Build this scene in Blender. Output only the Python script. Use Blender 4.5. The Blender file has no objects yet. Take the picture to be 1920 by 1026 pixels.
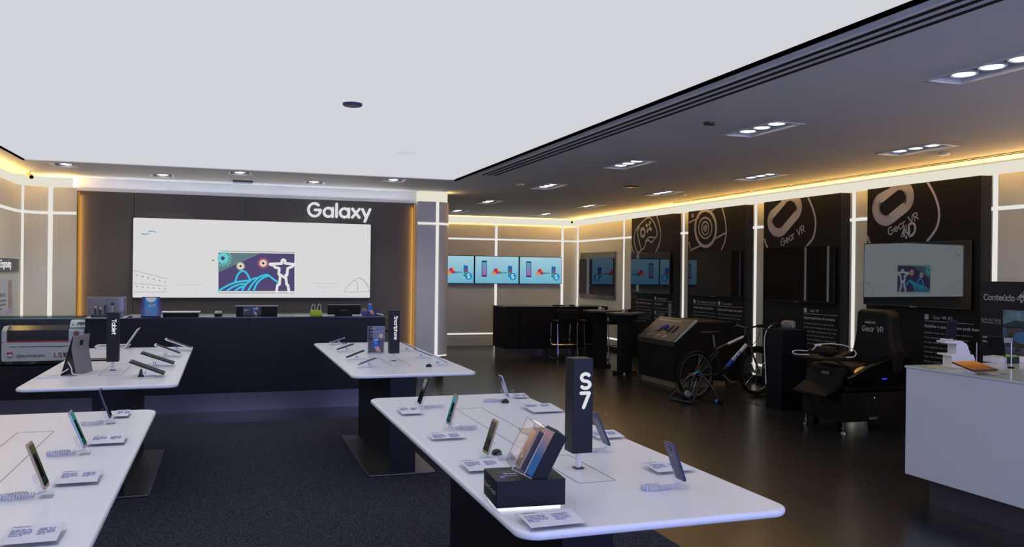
import bpy, math, random
from mathutils import Vector, Matrix
random.seed(7)
SC = bpy.context.scene
COL = SC.collection
# ------------------------------------------------------------------ camera
F = 1580.0; CX, CY = 960.0, 513.0; H = 1.65
RW = Matrix(((0.94655798, -0.01051552, -0.32236223), (-0.32232864, 0.00479299, -0.9466157), (0.01149923, 0.99993322, 0.00114739)))
cam_d = bpy.data.cameras.new('camera'); cam = bpy.data.objects.new('camera', cam_d); COL.objects.link(cam)
m4 = RW.to_4x4(); m4.translation = Vector((0, 0, H)); cam.matrix_world = m4
cam_d.sensor_width = 36.0; cam_d.lens = F / 1920 * 36; cam_d.clip_start = 0.05; cam_d.clip_end = 100
SC.camera = cam
# ------------------------------------------------------------------ world: cool daylight entering through the open shop front behind the camera
w = bpy.data.worlds.new('world'); SC.world = w; w.use_nodes = True
w.node_tree.nodes['Background'].inputs[0].default_value = (0.40, 0.48, 1.0, 1)
w.node_tree.nodes['Background'].inputs[1].default_value = 3.6
SC.view_settings.view_transform = 'Standard'; SC.view_settings.look = 'None'
SC.view_settings.gamma = 1.0; SC.view_settings.exposure = 0.0; SC.view_settings.use_curve_mapping = False
CEIL_E = 0.70      # luminous ceiling radiance
SPOT_W = 95.0      # recessed lamps
COVE_W = 7.0       # amber cove tape, watts per metre

def lin(c):
    r = []
    for v in c[:3]:
        v = v / 255.0
        r.append(v / 12.92 if v <= 0.04045 else ((v + 0.055) / 1.055) ** 2.4)
    return (*r, 1.0)

def light(kind, loc, energy, color, size=None, size_y=None, direction=(0, 0, -1), spot=None, blend=0.5, radius=0.04, spread=None):
    d = bpy.data.lights.new('lamp_light', kind); d.energy = energy; d.color = color
    if kind == 'AREA':
        d.shape = 'RECTANGLE'; d.size = size; d.size_y = size_y
        if spread: d.spread = spread
    else:
        d.shadow_soft_size = radius
    if kind == 'SPOT': d.spot_size = spot; d.spot_blend = blend
    o = bpy.data.objects.new('lamp_light', d); COL.objects.link(o); o.location = loc
    o.rotation_euler = Vector(direction).to_track_quat('-Z', 'Y').to_euler()
    return o

# large lights: amber tape in coves and behind logo wall, one added up-light
AMB = (1.0, 0.55, 0.12)
def cove(x0, y0, x1, y1, z, wpm=None, tilt=0.0):
    L = math.hypot(x1 - x0, y1 - y0)
    o = light('AREA', ((x0 + x1) / 2, (y0 + y1) / 2, z), (wpm or COVE_W) * L, AMB, L, 0.04, (0, 0, 1))
    o.rotation_euler = (math.pi + tilt, 0, math.atan2(y1 - y0, x1 - x0))
    return o
cove(7.70, -2, 7.70, 18.0, 2.762, None, -0.75)
cove(3.5, 18.12, 7.7, 18.12, 2.762, None, -0.6)
cove(-2.55, 4.0, -2.55, 12.8, 2.762, 3)
cove(-2.3, 12.95, -1.97, 12.95, 2.762, 20)
cove(2.85, 12.95, 3.3, 12.95, 2.762, 40)
added_uplight = light('AREA', (.42, 12.955, 2.722), 5, (0.86, 0.93, 1.0), 4.6, 0.04, (0, 0, 1)); added_uplight.rotation_euler = (math.pi + 0.7, 0, 0)  # added white up-light to brighten the ceiling above the logo panel
for xx, s in ((-1.905, 1), (2.765, -1)):
    a = light('AREA', (xx, 12.90, 1.4), 3.5, (1, 0.50, 0.08), 2.5, 0.03, (s, 0.25, 0))
    a.rotation_euler = (Vector((s, 0.3, 0))).to_track_quat('-Z', 'Y').to_euler()
    a.data.shape = 'RECTANGLE'; a.data.size = 0.03; a.data.size_y = 2.5

# ------------------------------------------------------------------ rays: a pixel of the photo meets a plane of the room
def ray(px, py): return RW @ Vector((px - CX, -(py - CY), -F))
def onz(px, py, z): r = ray(px, py); t = (z - H) / r.z; return Vector((r.x * t, r.y * t, z))
def ony(px, py, y): r = ray(px, py); t = y / r.y; return Vector((r.x * t, y, H + r.z * t))
def onx(px, py, x): r = ray(px, py); t = x / r.x; return Vector((x, r.y * t, H + r.z * t))

# ------------------------------------------------------------------ materials
MATS = {}
def mat(name, col, rough=0.5, metal=0.0, emit=None, es=1.0, spec=0.5, noise=None, bump=0.0, nscale=20.0, coat=0.0):
    if name in MATS: return MATS[name]
    m = bpy.data.materials.new(name); m.use_nodes = True; MATS[name] = m
    nt = m.node_tree; b = nt.nodes['Principled BSDF']
    c = lin(col)
    b.inputs['Base Color'].default_value = c; b.inputs['Roughness'].default_value = rough
    b.inputs['Metallic'].default_value = metal; b.inputs['Specular IOR Level'].default_value = spec
    b.inputs['Coat Weight'].default_value = coat
    if emit is not None:
        b.inputs['Emission Color'].default_value = lin(emit); b.inputs['Emission Strength'].default_value = es
    amt = 0.04 if noise is None else noise
    if amt or bump:
        tc = nt.nodes.new('ShaderNodeTexCoord'); n = nt.nodes.new('ShaderNodeTexNoise'); n.inputs['Scale'].default_value = nscale
        nt.links.new(tc.outputs['Object'], n.inputs['Vector'])
        if amt:
            r = nt.nodes.new('ShaderNodeValToRGB')
            r.color_ramp.elements[0].position = 0.3; r.color_ramp.elements[1].position = 0.7
            r.color_ramp.elements[0].color = tuple(v * (1 - amt) for v in c[:3]) + (1,)
            r.color_ramp.elements[1].color = tuple(min(1, v * (1 + amt)) for v in c[:3]) + (1,)
            nt.links.new(n.outputs['Fac'], r.inputs['Fac']); nt.links.new(r.outputs['Color'], b.inputs['Base Color'])
        if bump:
            bp = nt.nodes.new('ShaderNodeBump'); bp.inputs['Strength'].default_value = bump; bp.inputs['Distance'].default_value = 0.004
            nt.links.new(n.outputs['Fac'], bp.inputs['Height']); nt.links.new(bp.outputs['Normal'], b.inputs['Normal'])
    return m

def glow(name, col, s=1.0):
    if name in MATS: return MATS[name]
    m = bpy.data.materials.new(name); m.use_nodes = True; MATS[name] = m
    nt = m.node_tree; nt.nodes.clear(); o = nt.nodes.new('ShaderNodeOutputMaterial'); e = nt.nodes.new('ShaderNodeEmission')
    c = lin(col); e.inputs[0].default_value = c; e.inputs[1].default_value = s
    nt.links.new(e.outputs[0], o.inputs[0]); return m

def gradient_glow(name, c0, c1, axis=2, lo=0.0, hi=1.0, s=1.0, noise=0.0):
    m = bpy.data.materials.new(name); m.use_nodes = True; MATS[name] = m
    nt = m.node_tree; nt.nodes.clear(); o = nt.nodes.new('ShaderNodeOutputMaterial'); e = nt.nodes.new('ShaderNodeEmission')
    tc = nt.nodes.new('ShaderNodeTexCoord'); sp = nt.nodes.new('ShaderNodeSeparateXYZ'); mr = nt.nodes.new('ShaderNodeMapRange'); r = nt.nodes.new('ShaderNodeValToRGB')
    nt.links.new(tc.outputs['Generated'], sp.inputs[0]); nt.links.new(sp.outputs[axis], mr.inputs[0])
    mr.inputs[1].default_value = lo; mr.inputs[2].default_value = hi
    r.color_ramp.elements[0].color = lin(c0); r.color_ramp.elements[1].color = lin(c1)
    nt.links.new(mr.outputs[0], r.inputs[0]); nt.links.new(r.outputs[0], e.inputs[0]); e.inputs[1].default_value = s
    nt.links.new(e.outputs[0], o.inputs[0]); return m

def acrylic(name, tint=(0.975, 0.98, 0.995), refl=0.12, rough=0.03):
    m = bpy.data.materials.new(name); m.use_nodes = True; MATS[name] = m
    nt = m.node_tree; nt.nodes.clear(); o = nt.nodes.new('ShaderNodeOutputMaterial')
    t = nt.nodes.new('ShaderNodeBsdfTransparent'); g = nt.nodes.new('ShaderNodeBsdfGlossy'); mx = nt.nodes.new('ShaderNodeMixShader'); lw = nt.nodes.new('ShaderNodeLayerWeight')
    mr = nt.nodes.new('ShaderNodeMapRange'); lw.inputs[0].default_value = 0.35
    mr.inputs[3].default_value = 0.02; mr.inputs[4].default_value = refl * 2.2
    t.inputs[0].default_value = (*tint, 1); g.inputs[0].default_value = (0.95, 0.96, 1, 1); g.inputs[1].default_value = rough
    nt.links.new(lw.outputs['Facing'], mr.inputs[0]); nt.links.new(mr.outputs[0], mx.inputs[0])
    nt.links.new(t.outputs[0], mx.inputs[1]); nt.links.new(g.outputs[0], mx.inputs[2]); nt.links.new(mx.outputs[0], o.inputs[0]); return m

def mirrorish(name, col, refl, rough=0.02, tint=(0.9, 0.95, 1.0)):
    m = bpy.data.materials.new(name); m.use_nodes = True; MATS[name] = m
    nt = m.node_tree; nt.nodes.clear(); o = nt.nodes.new('ShaderNodeOutputMaterial')
    t = nt.nodes.new('ShaderNodeBsdfDiffuse'); g = nt.nodes.new('ShaderNodeBsdfGlossy'); mx = nt.nodes.new('ShaderNodeMixShader')
    t.inputs[0].default_value = lin(col); g.inputs[0].default_value = (*tint, 1); g.inputs[1].default_value = rough; mx.inputs[0].default_value = refl
    nt.links.new(t.outputs[0], mx.inputs[1]); nt.links.new(g.outputs[0], mx.inputs[2]); nt.links.new(mx.outputs[0], o.inputs[0]); return m

BEIGE = mat('beige_lacquer', (222, 223, 212), 0.45, nscale=3, noise=0.02)
GREYP = mat('grey_lacquer', (205, 205, 212), 0.4, nscale=3, noise=0.02)
DARKW = mat('charcoal_wall', (88, 84, 81), 0.55, nscale=4, noise=0.05)
BLACK = mat('black_laminate', (15, 16, 26), 0.42, nscale=5, spec=0.28)
BLACKM = mat('black_matte', (17, 17, 19), 0.65, nscale=8, spec=0.25)
PANELK = mat('black_panel', (27, 25, 27), 0.6, nscale=6, spec=0.25)
GLOSSK = mat('gloss_black', (10, 10, 13), 0.12, nscale=5)
RUBBER = mat('rubber', (16, 16, 17), 0.8, nscale=60, bump=0.3, spec=0.2)
CHROME = mat('chrome', (210, 210, 215), 0.12, 1.0)
STEEL = mat('brushed_steel', (120, 118, 116), 0.32, 1.0, nscale=40)
DSTEEL = mat('dark_steel', (72, 72, 76), 0.3, 1.0, nscale=30)
SILVER = mat('silver_paint', (165, 168, 175), 0.35, 0.5)
WHITE = mat('white_solid_surface', (236, 240, 254), 0.28, nscale=6, noise=0.01)
WHITEP = mat('white_plastic', (228, 228, 230), 0.35)
CREAM = mat('cream_plastic', (205, 198, 165), 0.4)
COUNTERW = mat('white_counter_front', (216, 219, 232), 0.35, nscale=4, noise=0.01)
CEILM = mat('ceiling_paint', (238, 238, 240), 0.7, nscale=2, noise=0.02)
GREYC = mat('grey_cover', (120, 122, 132), 0.55, bump=0.1, nscale=120)
RED = mat('red_trim', (170, 30, 40), 0.35)
DKSCREEN = mat('dark_glass', (12, 13, 18), 0.06)
MATSCREEN = mat('matte_screen', (14, 14, 17), 0.5, spec=0.15)
TVGLASS = mirrorish('tv_glass', (6, 6, 8), 0.13, tint=(.8, .85, 1.0))
TVBRIGHT = mirrorish('tv_glass_bright', (8, 8, 10), 0.2, 0.02, tint=(.85, .93, 1.0))
TVDARK = mirrorish('tv_glass_dark', (6, 6, 8), 0.1)
VITRINE = acrylic('vitrine_glass', (0.96, 0.985, 0.985), 0.06)
ACRY = acrylic('clear_acrylic')
LENS = acrylic('smoked_acrylic', (0.25, 0.25, 0.28), 0.2)
LED = glow('white_light_tape', (255, 252, 245), 0.8)
COVEGLOW = glow('painted_cove_glow', (255, 249, 230), 0.78)  # emission colour standing in for cove light on the upper wall
AMBERG = glow('amber_light_tape', (255, 175, 50), 0.5)
LAMPG = glow('lamp_glow', (255, 252, 245), 5.0)
CEILG = glow('luminous_ceiling', (246, 248, 255), CEIL_E)
PRINT = mat('printed_light_grey', (196, 194, 200), 0.5, noise=0)
PRINTD = mat('printed_grey', (120, 120, 126), 0.5, noise=0)
INKD = mat('ink_dark', (50, 55, 80), 0.6, noise=0)
GLOWTXT = glow('lit_letters', (245, 245, 250), 0.8)
def C(name, c, r=0.4): return mat(name, c, r)
def G(name, c, s=1.0): return glow(name, c, s)

# floor tiles
def tile_mat():
    m = bpy.data.materials.new('dark_tiles'); m.use_nodes = True
    nt = m.node_tree; b = nt.nodes['Principled BSDF']
    tc = nt.nodes.new('ShaderNodeTexCoord'); br = nt.nodes.new('ShaderNodeTexBrick'); n = nt.nodes.new('ShaderNodeTexNoise')
    mp = nt.nodes.new('ShaderNodeMapping'); mp.inputs['Rotation'].default_value = (0, 0, 0)
    nt.links.new(tc.outputs['Object'], mp.inputs[0]); nt.links.new(mp.outputs[0], br.inputs['Vector'])
    br.inputs['Scale'].default_value = 1.0; br.inputs['Brick Width'].default_value = 1.2; br.inputs['Row Height'].default_value = 0.6
    br.inputs['Mortar Size'].default_value = 0.007; br.inputs['Mortar Smooth'].default_value = 0.0
    br.inputs['Color1'].default_value = lin((44, 48, 53)); br.inputs['Color2'].default_value = lin((37, 41, 46)); br.inputs['Mortar'].default_value = lin((10, 10, 10))
    n.inputs['Scale'].default_value = 2.5; n.inputs['Detail'].default_value = 6
    nt.links.new(tc.outputs['Object'], n.inputs['Vector'])
    mx = nt.nodes.new('ShaderNodeMix'); mx.data_type = 'RGBA'; mx.blend_type = 'MULTIPLY'; mx.inputs[0].default_value = 0.5
    nt.links.new(br.outputs['Color'], mx.inputs[6]); nt.links.new(n.outputs['Fac'], mx.inputs[7])
    nt.links.new(mx.outputs[2], b.inputs['Base Color'])
    r = nt.nodes.new('ShaderNodeMapRange'); r.inputs[3].default_value = 0.2; r.inputs[4].default_value = 0.38
    b.inputs['Roughness'].default_value = 0.26
    b.inputs['Specular IOR Level'].default_value = 0.33
    return m
def carpet_mat():
    m = bpy.data.materials.new('carpet_pile'); m.use_nodes = True
    nt = m.node_tree; b = nt.nodes['Principled BSDF']
    tc = nt.nodes.new('ShaderNodeTexCoord'); n = nt.nodes.new('ShaderNodeTexNoise'); n.inputs['Scale'].default_value = 95; n.inputs['Detail'].default_value = 3
    r = nt.nodes.new('ShaderNodeValToRGB'); r.color_ramp.elements[0].color = lin((20, 21, 30)); r.color_ramp.elements[1].color = lin((76, 80, 100))
    r.color_ramp.elements[0].position = 0.35; r.color_ramp.elements[1].position = 0.7
    bp = nt.nodes.new('ShaderNodeBump'); bp.inputs['Strength'].default_value = 0.5; bp.inputs['Distance'].default_value = 0.005
    nt.links.new(tc.outputs['Object'], n.inputs['Vector']); nt.links.new(n.outputs['Fac'], r.inputs[0]); nt.links.new(r.outputs[0], b.inputs['Base Color'])
    nt.links.new(n.outputs['Fac'], bp.inputs['Height']); nt.links.new(bp.outputs[0], b.inputs['Normal'])
    b.inputs['Roughness'].default_value = 0.95; b.inputs['Specular IOR Level'].default_value = 0.1
    return m

# ------------------------------------------------------------------ mesh builder
class MB:
    def __init__(s, xf=None): s.v = []; s.f = []; s.mi = []; s.ms = []; s.xf = xf
    def _m(s, m):
        if m is None: return 0
        if m not in s.ms: s.ms.append(m)
        return s.ms.index(m)
    def add(s, vs, fs, m=None, M=None):
        b = len(s.v); mi = s._m(m)
        for p in vs:
            p = Vector(p)
            if M is not None: p = M @ p
            if s.xf is not None: p = s.xf @ p
            s.v.append(p)
        for f in fs: s.f.append([b + i for i in f]); s.mi.append(mi)
        return s
    def box(s, x0, x1, y0, y1, z0, z1, m=None, M=None):
        x0, x1 = min(x0, x1), max(x0, x1); y0, y1 = min(y0, y1), max(y0, y1); z0, z1 = min(z0, z1), max(z0, z1)
        v = [(x0, y0, z0), (x1, y0, z0), (x1, y1, z0), (x0, y1, z0), (x0, y0, z1), (x1, y0, z1), (x1, y1, z1), (x0, y1, z1)]
        return s.add(v, [(0, 3, 2, 1), (4, 5, 6, 7), (0, 1, 5, 4), (1, 2, 6, 5), (2, 3, 7, 6), (3, 0, 4, 7)], m, M)
    def prism(s, poly, a0, a1, axis='z', m=None, M=None):
        # poly in the two other axes, extruded along axis
        def P(u, v, a): return (u, v, a) if axis == 'z' else ((u, a, v) if axis == 'y' else (a, u, v))
        n = len(poly); vs = [P(u, v, a0) for u, v in poly] + [P(u, v, a1) for u, v in poly]
        ar = sum(poly[i][0] * poly[(i + 1) % n][1] - poly[(i + 1) % n][0] * poly[i][1] for i in range(n))
        flip = (ar < 0) ^ (axis == 'y') ^ (a1 < a0)
        fs = [tuple(range(n))[::-1], tuple(range(n, 2 * n))] + [(i, (i + 1) % n, n + (i + 1) % n, n + i) for i in range(n)]
        if flip: fs = [f[::-1] for f in fs]
        return s.add(vs, fs, m, M)
    def cyl(s, p0, p1, r, n=12, r1=None, m=None, M=None):
        p0 = Vector(p0); p1 = Vector(p1); r1 = r if r1 is None else r1
        d = (p1 - p0).normalized(); a = d.orthogonal().normalized(); b = d.cross(a)
        vs = []
        for p, rr in ((p0, r), (p1, r1)):
            for i in range(n):
                t = 2 * math.pi * i / n; vs.append(p + (a * math.cos(t) + b * math.sin(t)) * rr)
        fs = [tuple(range(n))[::-1], tuple(range(n, 2 * n))] + [(i, (i + 1) % n, n + (i + 1) % n, n + i) for i in range(n)]
        return s.add(vs, fs, m, M)
    def tube(s, pts, r, n=8, closed=False, m=None, M=None):
        pts = [Vector(p) for p in pts]; k = len(pts); vs = []; fs = []
        prev = None
        for i, p in enumerate(pts):
            if closed: d = pts[(i + 1) % k] - pts[i - 1]
            else: d = pts[min(i + 1, k - 1)] - pts[max(i - 1, 0)]
            d.normalize()
            a = d.orthogonal().normalized() if prev is None else (prev - d * prev.dot(d)).normalized()
            prev = a; b = d.cross(a)
            for j in range(n):
                t = 2 * math.pi * j / n; vs.append(p + (a * math.cos(t) + b * math.sin(t)) * r)
        for i in range(k if closed else k - 1):
            for j in range(n):
                a0 = i * n + j; a1 = i * n + (j + 1) % n; b0 = ((i + 1) % k) * n + j; b1 = ((i + 1) % k) * n + (j + 1) % n
                fs.append((a0, a1, b1, b0))
        if not closed: fs += [tuple(range(n))[::-1], tuple(range((k - 1) * n, k * n))]
        return s.add(vs, fs, m, M)
    def lathe(s, prof, n=20, m=None, M=None):
        vs = []; fs = []
        for r, z in prof:
            for j in range(n):
                t = 2 * math.pi * j / n; vs.append((max(r, 1e-4) * math.cos(t), max(r, 1e-4) * math.sin(t), z))
        for i in range(len(prof) - 1):
            for j in range(n): fs.append((i * n + j, i * n + (j + 1) % n, (i + 1) * n + (j + 1) % n, (i + 1) * n + j))
        fs += [tuple(range(n))[::-1], tuple(range((len(prof) - 1) * n, len(prof) * n))]
        return s.add(vs, fs, m, M)
    def stroke(s, pts, wd, t=0.002, m=None, M=None, n=8, caps=True):
        # a flat ribbon of width wd along 2D points, thickness t, in the u,v plane
        for i in range(len(pts) - 1):
            a = Vector((*pts[i][:2], 0)); b = Vector((*pts[i + 1][:2], 0))
            if (b - a).length < 1e-7: continue
            d = (b - a).normalized(); nn = Vector((-d.y, d.x, 0)) * wd / 2
            s.prism([(p.x, p.y) for p in (a - nn, b - nn, b + nn, a + nn)], 0, t, 'z', m, M)
        if caps:
            for p in pts: s.prism([(p[0] + wd / 2 * math.cos(2 * math.pi * k / n), p[1] + wd / 2 * math.sin(2 * math.pi * k / n)) for k in range(n)], 0, t * 0.99, 'z', m, M)
        return s
    def build(s, name, m=None, parent=None, smooth=False, bevel=0, seg=2):
        me = bpy.data.meshes.new(name); me.from_pydata([tuple(p) for p in s.v], [], s.f)
        for x in (s.ms or [m or WHITE]): me.materials.append(x)
        if s.ms:
            for p, i in zip(me.polygons, s.mi): p.material_index = i
        if smooth:
            for p in me.polygons: p.use_smooth = True
        me.update(); o = bpy.data.objects.new(name, me); COL.objects.link(o)
        if parent is not None: o.parent = parent
        if bevel:
            md = o.modifiers.new('bevel', 'BEVEL'); md.width = bevel; md.segments = seg; md.limit_method = 'ANGLE'; md.angle_limit = math.radians(40)
        if smooth:
            md = o.modifiers.new('split', 'EDGE_SPLIT'); md.split_angle = math.radians(40)
        return o

def frame(o, u, v):
    u = Vector(u).normalized(); v = Vector(v); v = (v - u * v.dot(u)).normalized(); wv = u.cross(v)
    M = Matrix((u, v, wv)).transposed().to_4x4(); M.translation = Vector(o); return M
def wallR(y, z, x=7.655): return frame((x, y, z), (0, -1, 0), (0, 0, 1))   # on the right wall, facing the room
def wallL(y, z, x=-2.60): return frame((x, y, z), (0, 1, 0), (0, 0, 1))
def front(x, y, z): return frame((x, y, z), (1, 0, 0), (0, 0, 1))          # facing the camera side (-y)
def tag(o, label, cat, group=None, kind=None):
    if label: o['label'] = label
    if cat: o['category'] = cat
    if group: o['group'] = group
    if kind: o['kind'] = kind
    return o
def thing(name, loc, label, cat, group=None, rz=0, ry=0):
    o = bpy.data.objects.new(name, None); COL.objects.link(o); o.empty_display_size = 0.05
    o.location = loc; o.rotation_euler = (0, ry, rz); return tag(o, label, cat, group)
def S(o): o['kind'] = 'structure'; return o
def rrect(x0, x1, y0, y1, r, n=6):
    p = []
    for cx, cy, a in ((x1 - r, y0 + r, -90), (x1 - r, y1 - r, 0), (x0 + r, y1 - r, 90), (x0 + r, y0 + r, 180)):
        for i in range(n + 1):
            t = math.radians(a + 90 * i / n); p.append((cx + r * math.cos(t), cy + r * math.sin(t)))
    return p
def circ(cx, cy, rx, ry=None, a0=0, a1=360, n=24):
    ry = rx if ry is None else ry
    return [(cx + rx * math.cos(math.radians(a0 + (a1 - a0) * i / n)), cy + ry * math.sin(math.radians(a0 + (a1 - a0) * i / n))) for i in range(n + 1)]

# ------------------------------------------------------------------ round monoline lettering
A = circ
GL = {
 'G': ([A(.46, .5, .46, .5, 48, 360) + [(.5, .5)]], .95), 'a': ([A(.34, .34, .34, .34, n=20), [(.68, .68), (.68, 0)]], .72), 'l': ([[(0.02, 0), (0.02, 1.02)]], .06),
 'x': ([[(0, 0), (.56, .68)], [(0, .68), (.56, 0)]], .56), 'y': ([[(0, .68), (.3, .03)], [(.6, .68), (.2, -.3)]], .6),
 'T': ([[(0, 1), (.72, 1)], [(.36, 1), (.36, 0)]], .72), 'b': ([A(.34, .34, .34, .34, n=20), [(0, 0), (0, 1)]], .7), 'd': ([A(.34, .34, .34, .34, n=20), [(.68, 0), (.68, 1)]], .7),
 'e': ([[(.02, .36), (.66, .36)] + A(.34, .34, .33, .34, 4, 315, 18)], .68), 't': ([[(.2, .95), (.2, .14)] + A(.34, .14, .14, .14, 180, 280, 5), [(0, .68), (.42, .68)]], .42),
 'S': ([A(.33, .745, .31, .255, 35, 270, 14) + A(.33, .245, .33, .245, 90, -145, 14)], .66), 'm': ([[(0, 0), (0, .68)], A(.21, .46, .21, .22, 180, 0, 10) + [(.42, 0)], A(.63, .46, .21, .22, 180, 0, 10) + [(.84, 0)]], .84),
 'r': ([[(0, 0), (0, .68)], A(.27, .4, .27, .28, 180, 80, 6)], .32), 'p': ([A(.34, .34, .34, .34, n=20), [(0, .68), (0, -.3)]], .7), 'h': ([[(0, 0), (0, 1)], A(.27, .41, .27, .27, 180, 0, 10) + [(.54, 0)]], .54),
 'o': ([A(.34, .34, .34, .34, n=20)], .68), 'n': ([[(0, 0), (0, .68)], A(.27, .41, .27, .27, 180, 0, 10) + [(.54, 0)]], .54), 'u': ([[(0, .68), (0, .27)] + A(.27, .27, .27, .27, 180, 360, 10), [(.54, .68), (.54, 0)]], .54),
 '\u00fa': ([[(0, .68), (0, .27)] + A(.27, .27, .27, .27, 180, 360, 10), [(.54, .68), (.54, 0)], [(.22, .85), (.36, 1.02)]], .54),
 '7': ([[(0, 1), (.62, 1), (.2, 0)]], .62), 'V': ([[(0, 1), (.4, 0), (.8, 1)]], .8), 'R': ([[(0, 0), (0, 1), (.35, 1)] + A(.35, .74, .27, .26, 90, -90, 10) + [(0, .48)], [(.3, .48), (.64, 0)]], .64),
 '4': ([[(.52, 0), (.52, 1), (0, .3), (.75, .3)]], .75), 'D': ([[(0, 0), (0, 1), (.3, 1)] + A(.3, .5, .42, .5, 90, -90, 12) + [(0, 0)]], .74), 'C': ([A(.46, .5, .46, .5, 45, 315, 20)], .82),
 'i': ([[(0.02, 0), (0.02, .68)], [(.02, .96), (.02, .97)]], .05), 'v': ([[(0, .68), (.29, 0), (.58, .68)]], .58), 'g': ([A(.34, .34, .34, .34, n=20), [(.68, .68), (.68, -.05)] + A(.36, -.02, .32, .28, 0, -140, 8)], .72),
 'E': ([[(.62, 1), (0, 1), (0, 0), (.62, 0)], [(0, .52), (.56, .52)]], .64), 's': ([A(.25, .5, .22, .17, 40, 270, 10) + A(.25, .17, .24, .17, 90, -150, 10)], .5), 'A': ([[(0, 0), (.42, 1), (.84, 0)], [(.15, .35), (.69, .35)]], .84),
 'L': ([[(0, 1), (0, 0), (.55, 0)]], .58), 'O': ([A(.5, .5, .5, .5, n=24)], 1.0), 'I': ([[(0, 0), (0, 1)]], .04), '1': ([[(0, .8), (.22, 1), (.22, 0)]], .26), '0': ([A(.3, .5, .3, .5, n=20)], .62), ' ': ([], .35),
}
def word(mb, txt, size, wd, M, t=0.002, gap=0.2, shear=0.0, m=None):
    x = 0
    for ch in txt:
        st, adv = GL[ch]
        for p in st:
            mb.stroke([((x + u + shear * v) * size, v * size) for u, v in p], wd * size, t, m, M)
        x += adv + gap
    return x * size
def wlen(txt, size, gap=0.2): return sum(GL[c][1] + gap for c in txt) * size - gap * size
_tc = {}
def small_text(mb, txt, size, M, m=None, align='LEFT', bold=0.0):
    k = (txt, align, bold)
    if k not in _tc:
        cu = bpy.data.curves.new('t', 'FONT'); cu.body = txt; cu.size = 1; cu.align_x = align; cu.offset = bold; cu.resolution_u = 2
        o = bpy.data.objects.new('t', cu); COL.objects.link(o)
        dg = bpy.context.evaluated_depsgraph_get(); me = bpy.data.meshes.new_from_object(o.evaluated_get(dg))
        _tc[k] = ([v.co.copy() for v in me.vertices], [tuple(p.vertices) for p in me.polygons])
        bpy.data.objects.remove(o); bpy.data.curves.remove(cu); bpy.data.meshes.remove(me)
    vs, fs = _tc[k]
    mb.add([v * size for v in vs], fs, m, M @ Matrix.Translation((0, 0, 0.001)))
def lines(mb, n, wid, lh, M, m=None, th=0.35):
    # unreadable body copy as rows of short word marks
    for i in range(n):
        x = 0; end = wid * (0.45 + 0.2 * random.random() if i == n - 1 else 0.9 + 0.1 * random.random())
        while x < end:
            ww = min(end - x, lh * (0.6 + 1.8 * random.random())); mb.prism([(x, -i * lh), (x + ww, -i * lh), (x + ww, -i * lh + lh * th), (x, -i * lh + lh * th)], 0, 0.0012, 'z', m, M); x += ww + lh * 0.28

# ================================================================== SETTING
b = MB(); b.box(-2.75, 8.0, -4, 18.4, -0.1, 0); S(b.build('floor', tile_mat()))
b = MB(); b.box(-2.55, 2.62, -1.5, 9.5, 0.0, 0.008)
tag(b.build('carpet', carpet_mat()), 'dark charcoal carpet laid under the white display tables', 'carpet')
# ceiling with the big opening and the recesses of the lamps
OPEN = (-2.23, 2.95, -3.5, 11.15)
LIGHTS = [(4.34, 3.86), (4.34, 6.15), (4.36, 8.71), (4.42, 11.38), (4.44, 14.33), (4.53, 16.75), (6.40, 6.56), (6.42, 9.12), (6.40, 11.6), (6.42, 14.39), (6.49, 16.77)]
SMALLL = [(-1.86, 11.48), (0.17, 11.48), (2.19, 11.48), (-0.81, 12.22), (1.19, 12.24)]
holes = [OPEN] + [(x - .14, x + .14, y - .36, y + .36) for x, y in LIGHTS] + [(x - .13, x + .13, y - .2, y + .2) for x, y in SMALLL]
xs = sorted({-2.75, 8.0, *[h[0] for h in holes], *[h[1] for h in holes]}); ys = sorted({-4, 18.4, *[h[2] for h in holes], *[h[3] for h in holes]})
b = MB()
def inh(x, y): return any(h[0] < x < h[1] and h[2] < y < h[3] for h in holes)
for i in range(len(xs) - 1):
    j = 0
    while j < len(ys) - 1:
        if inh((xs[i] + xs[i + 1]) / 2, (ys[j] + ys[j + 1]) / 2): j += 1; continue
        k = j
        while k + 1 < len(ys) - 1 and not inh((xs[i] + xs[i + 1]) / 2, (ys[k + 1] + ys[k + 2]) / 2): k += 1
        b.box(xs[i], xs[i + 1], ys[j], ys[k + 1], 2.9, 2.91); j = k + 1
ceiling = S(b.build('ceiling', CEILM))
b = MB(); b.box(-2.33, 3.05, -3.6, 11.27, 2.913, 2.93)
lum = b.build('ceiling_light_panel', CEILG, ceiling)
b = MB(); b.box(2.95, 2.975, -3.5, 11.15, 2.892, 2.912); b.box(-2.245, -2.23, -3.5, 11.15, 2.893, 2.912)
S(b.build('trim_1', DSTEEL))
b.build('recess_sides', CEILM, ceiling)
b = MB(); b.box(-2.75, 8.0, -4, 18.4, 3.2, 3.25); b.build('ceiling_upper', CEILM, ceiling)

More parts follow.
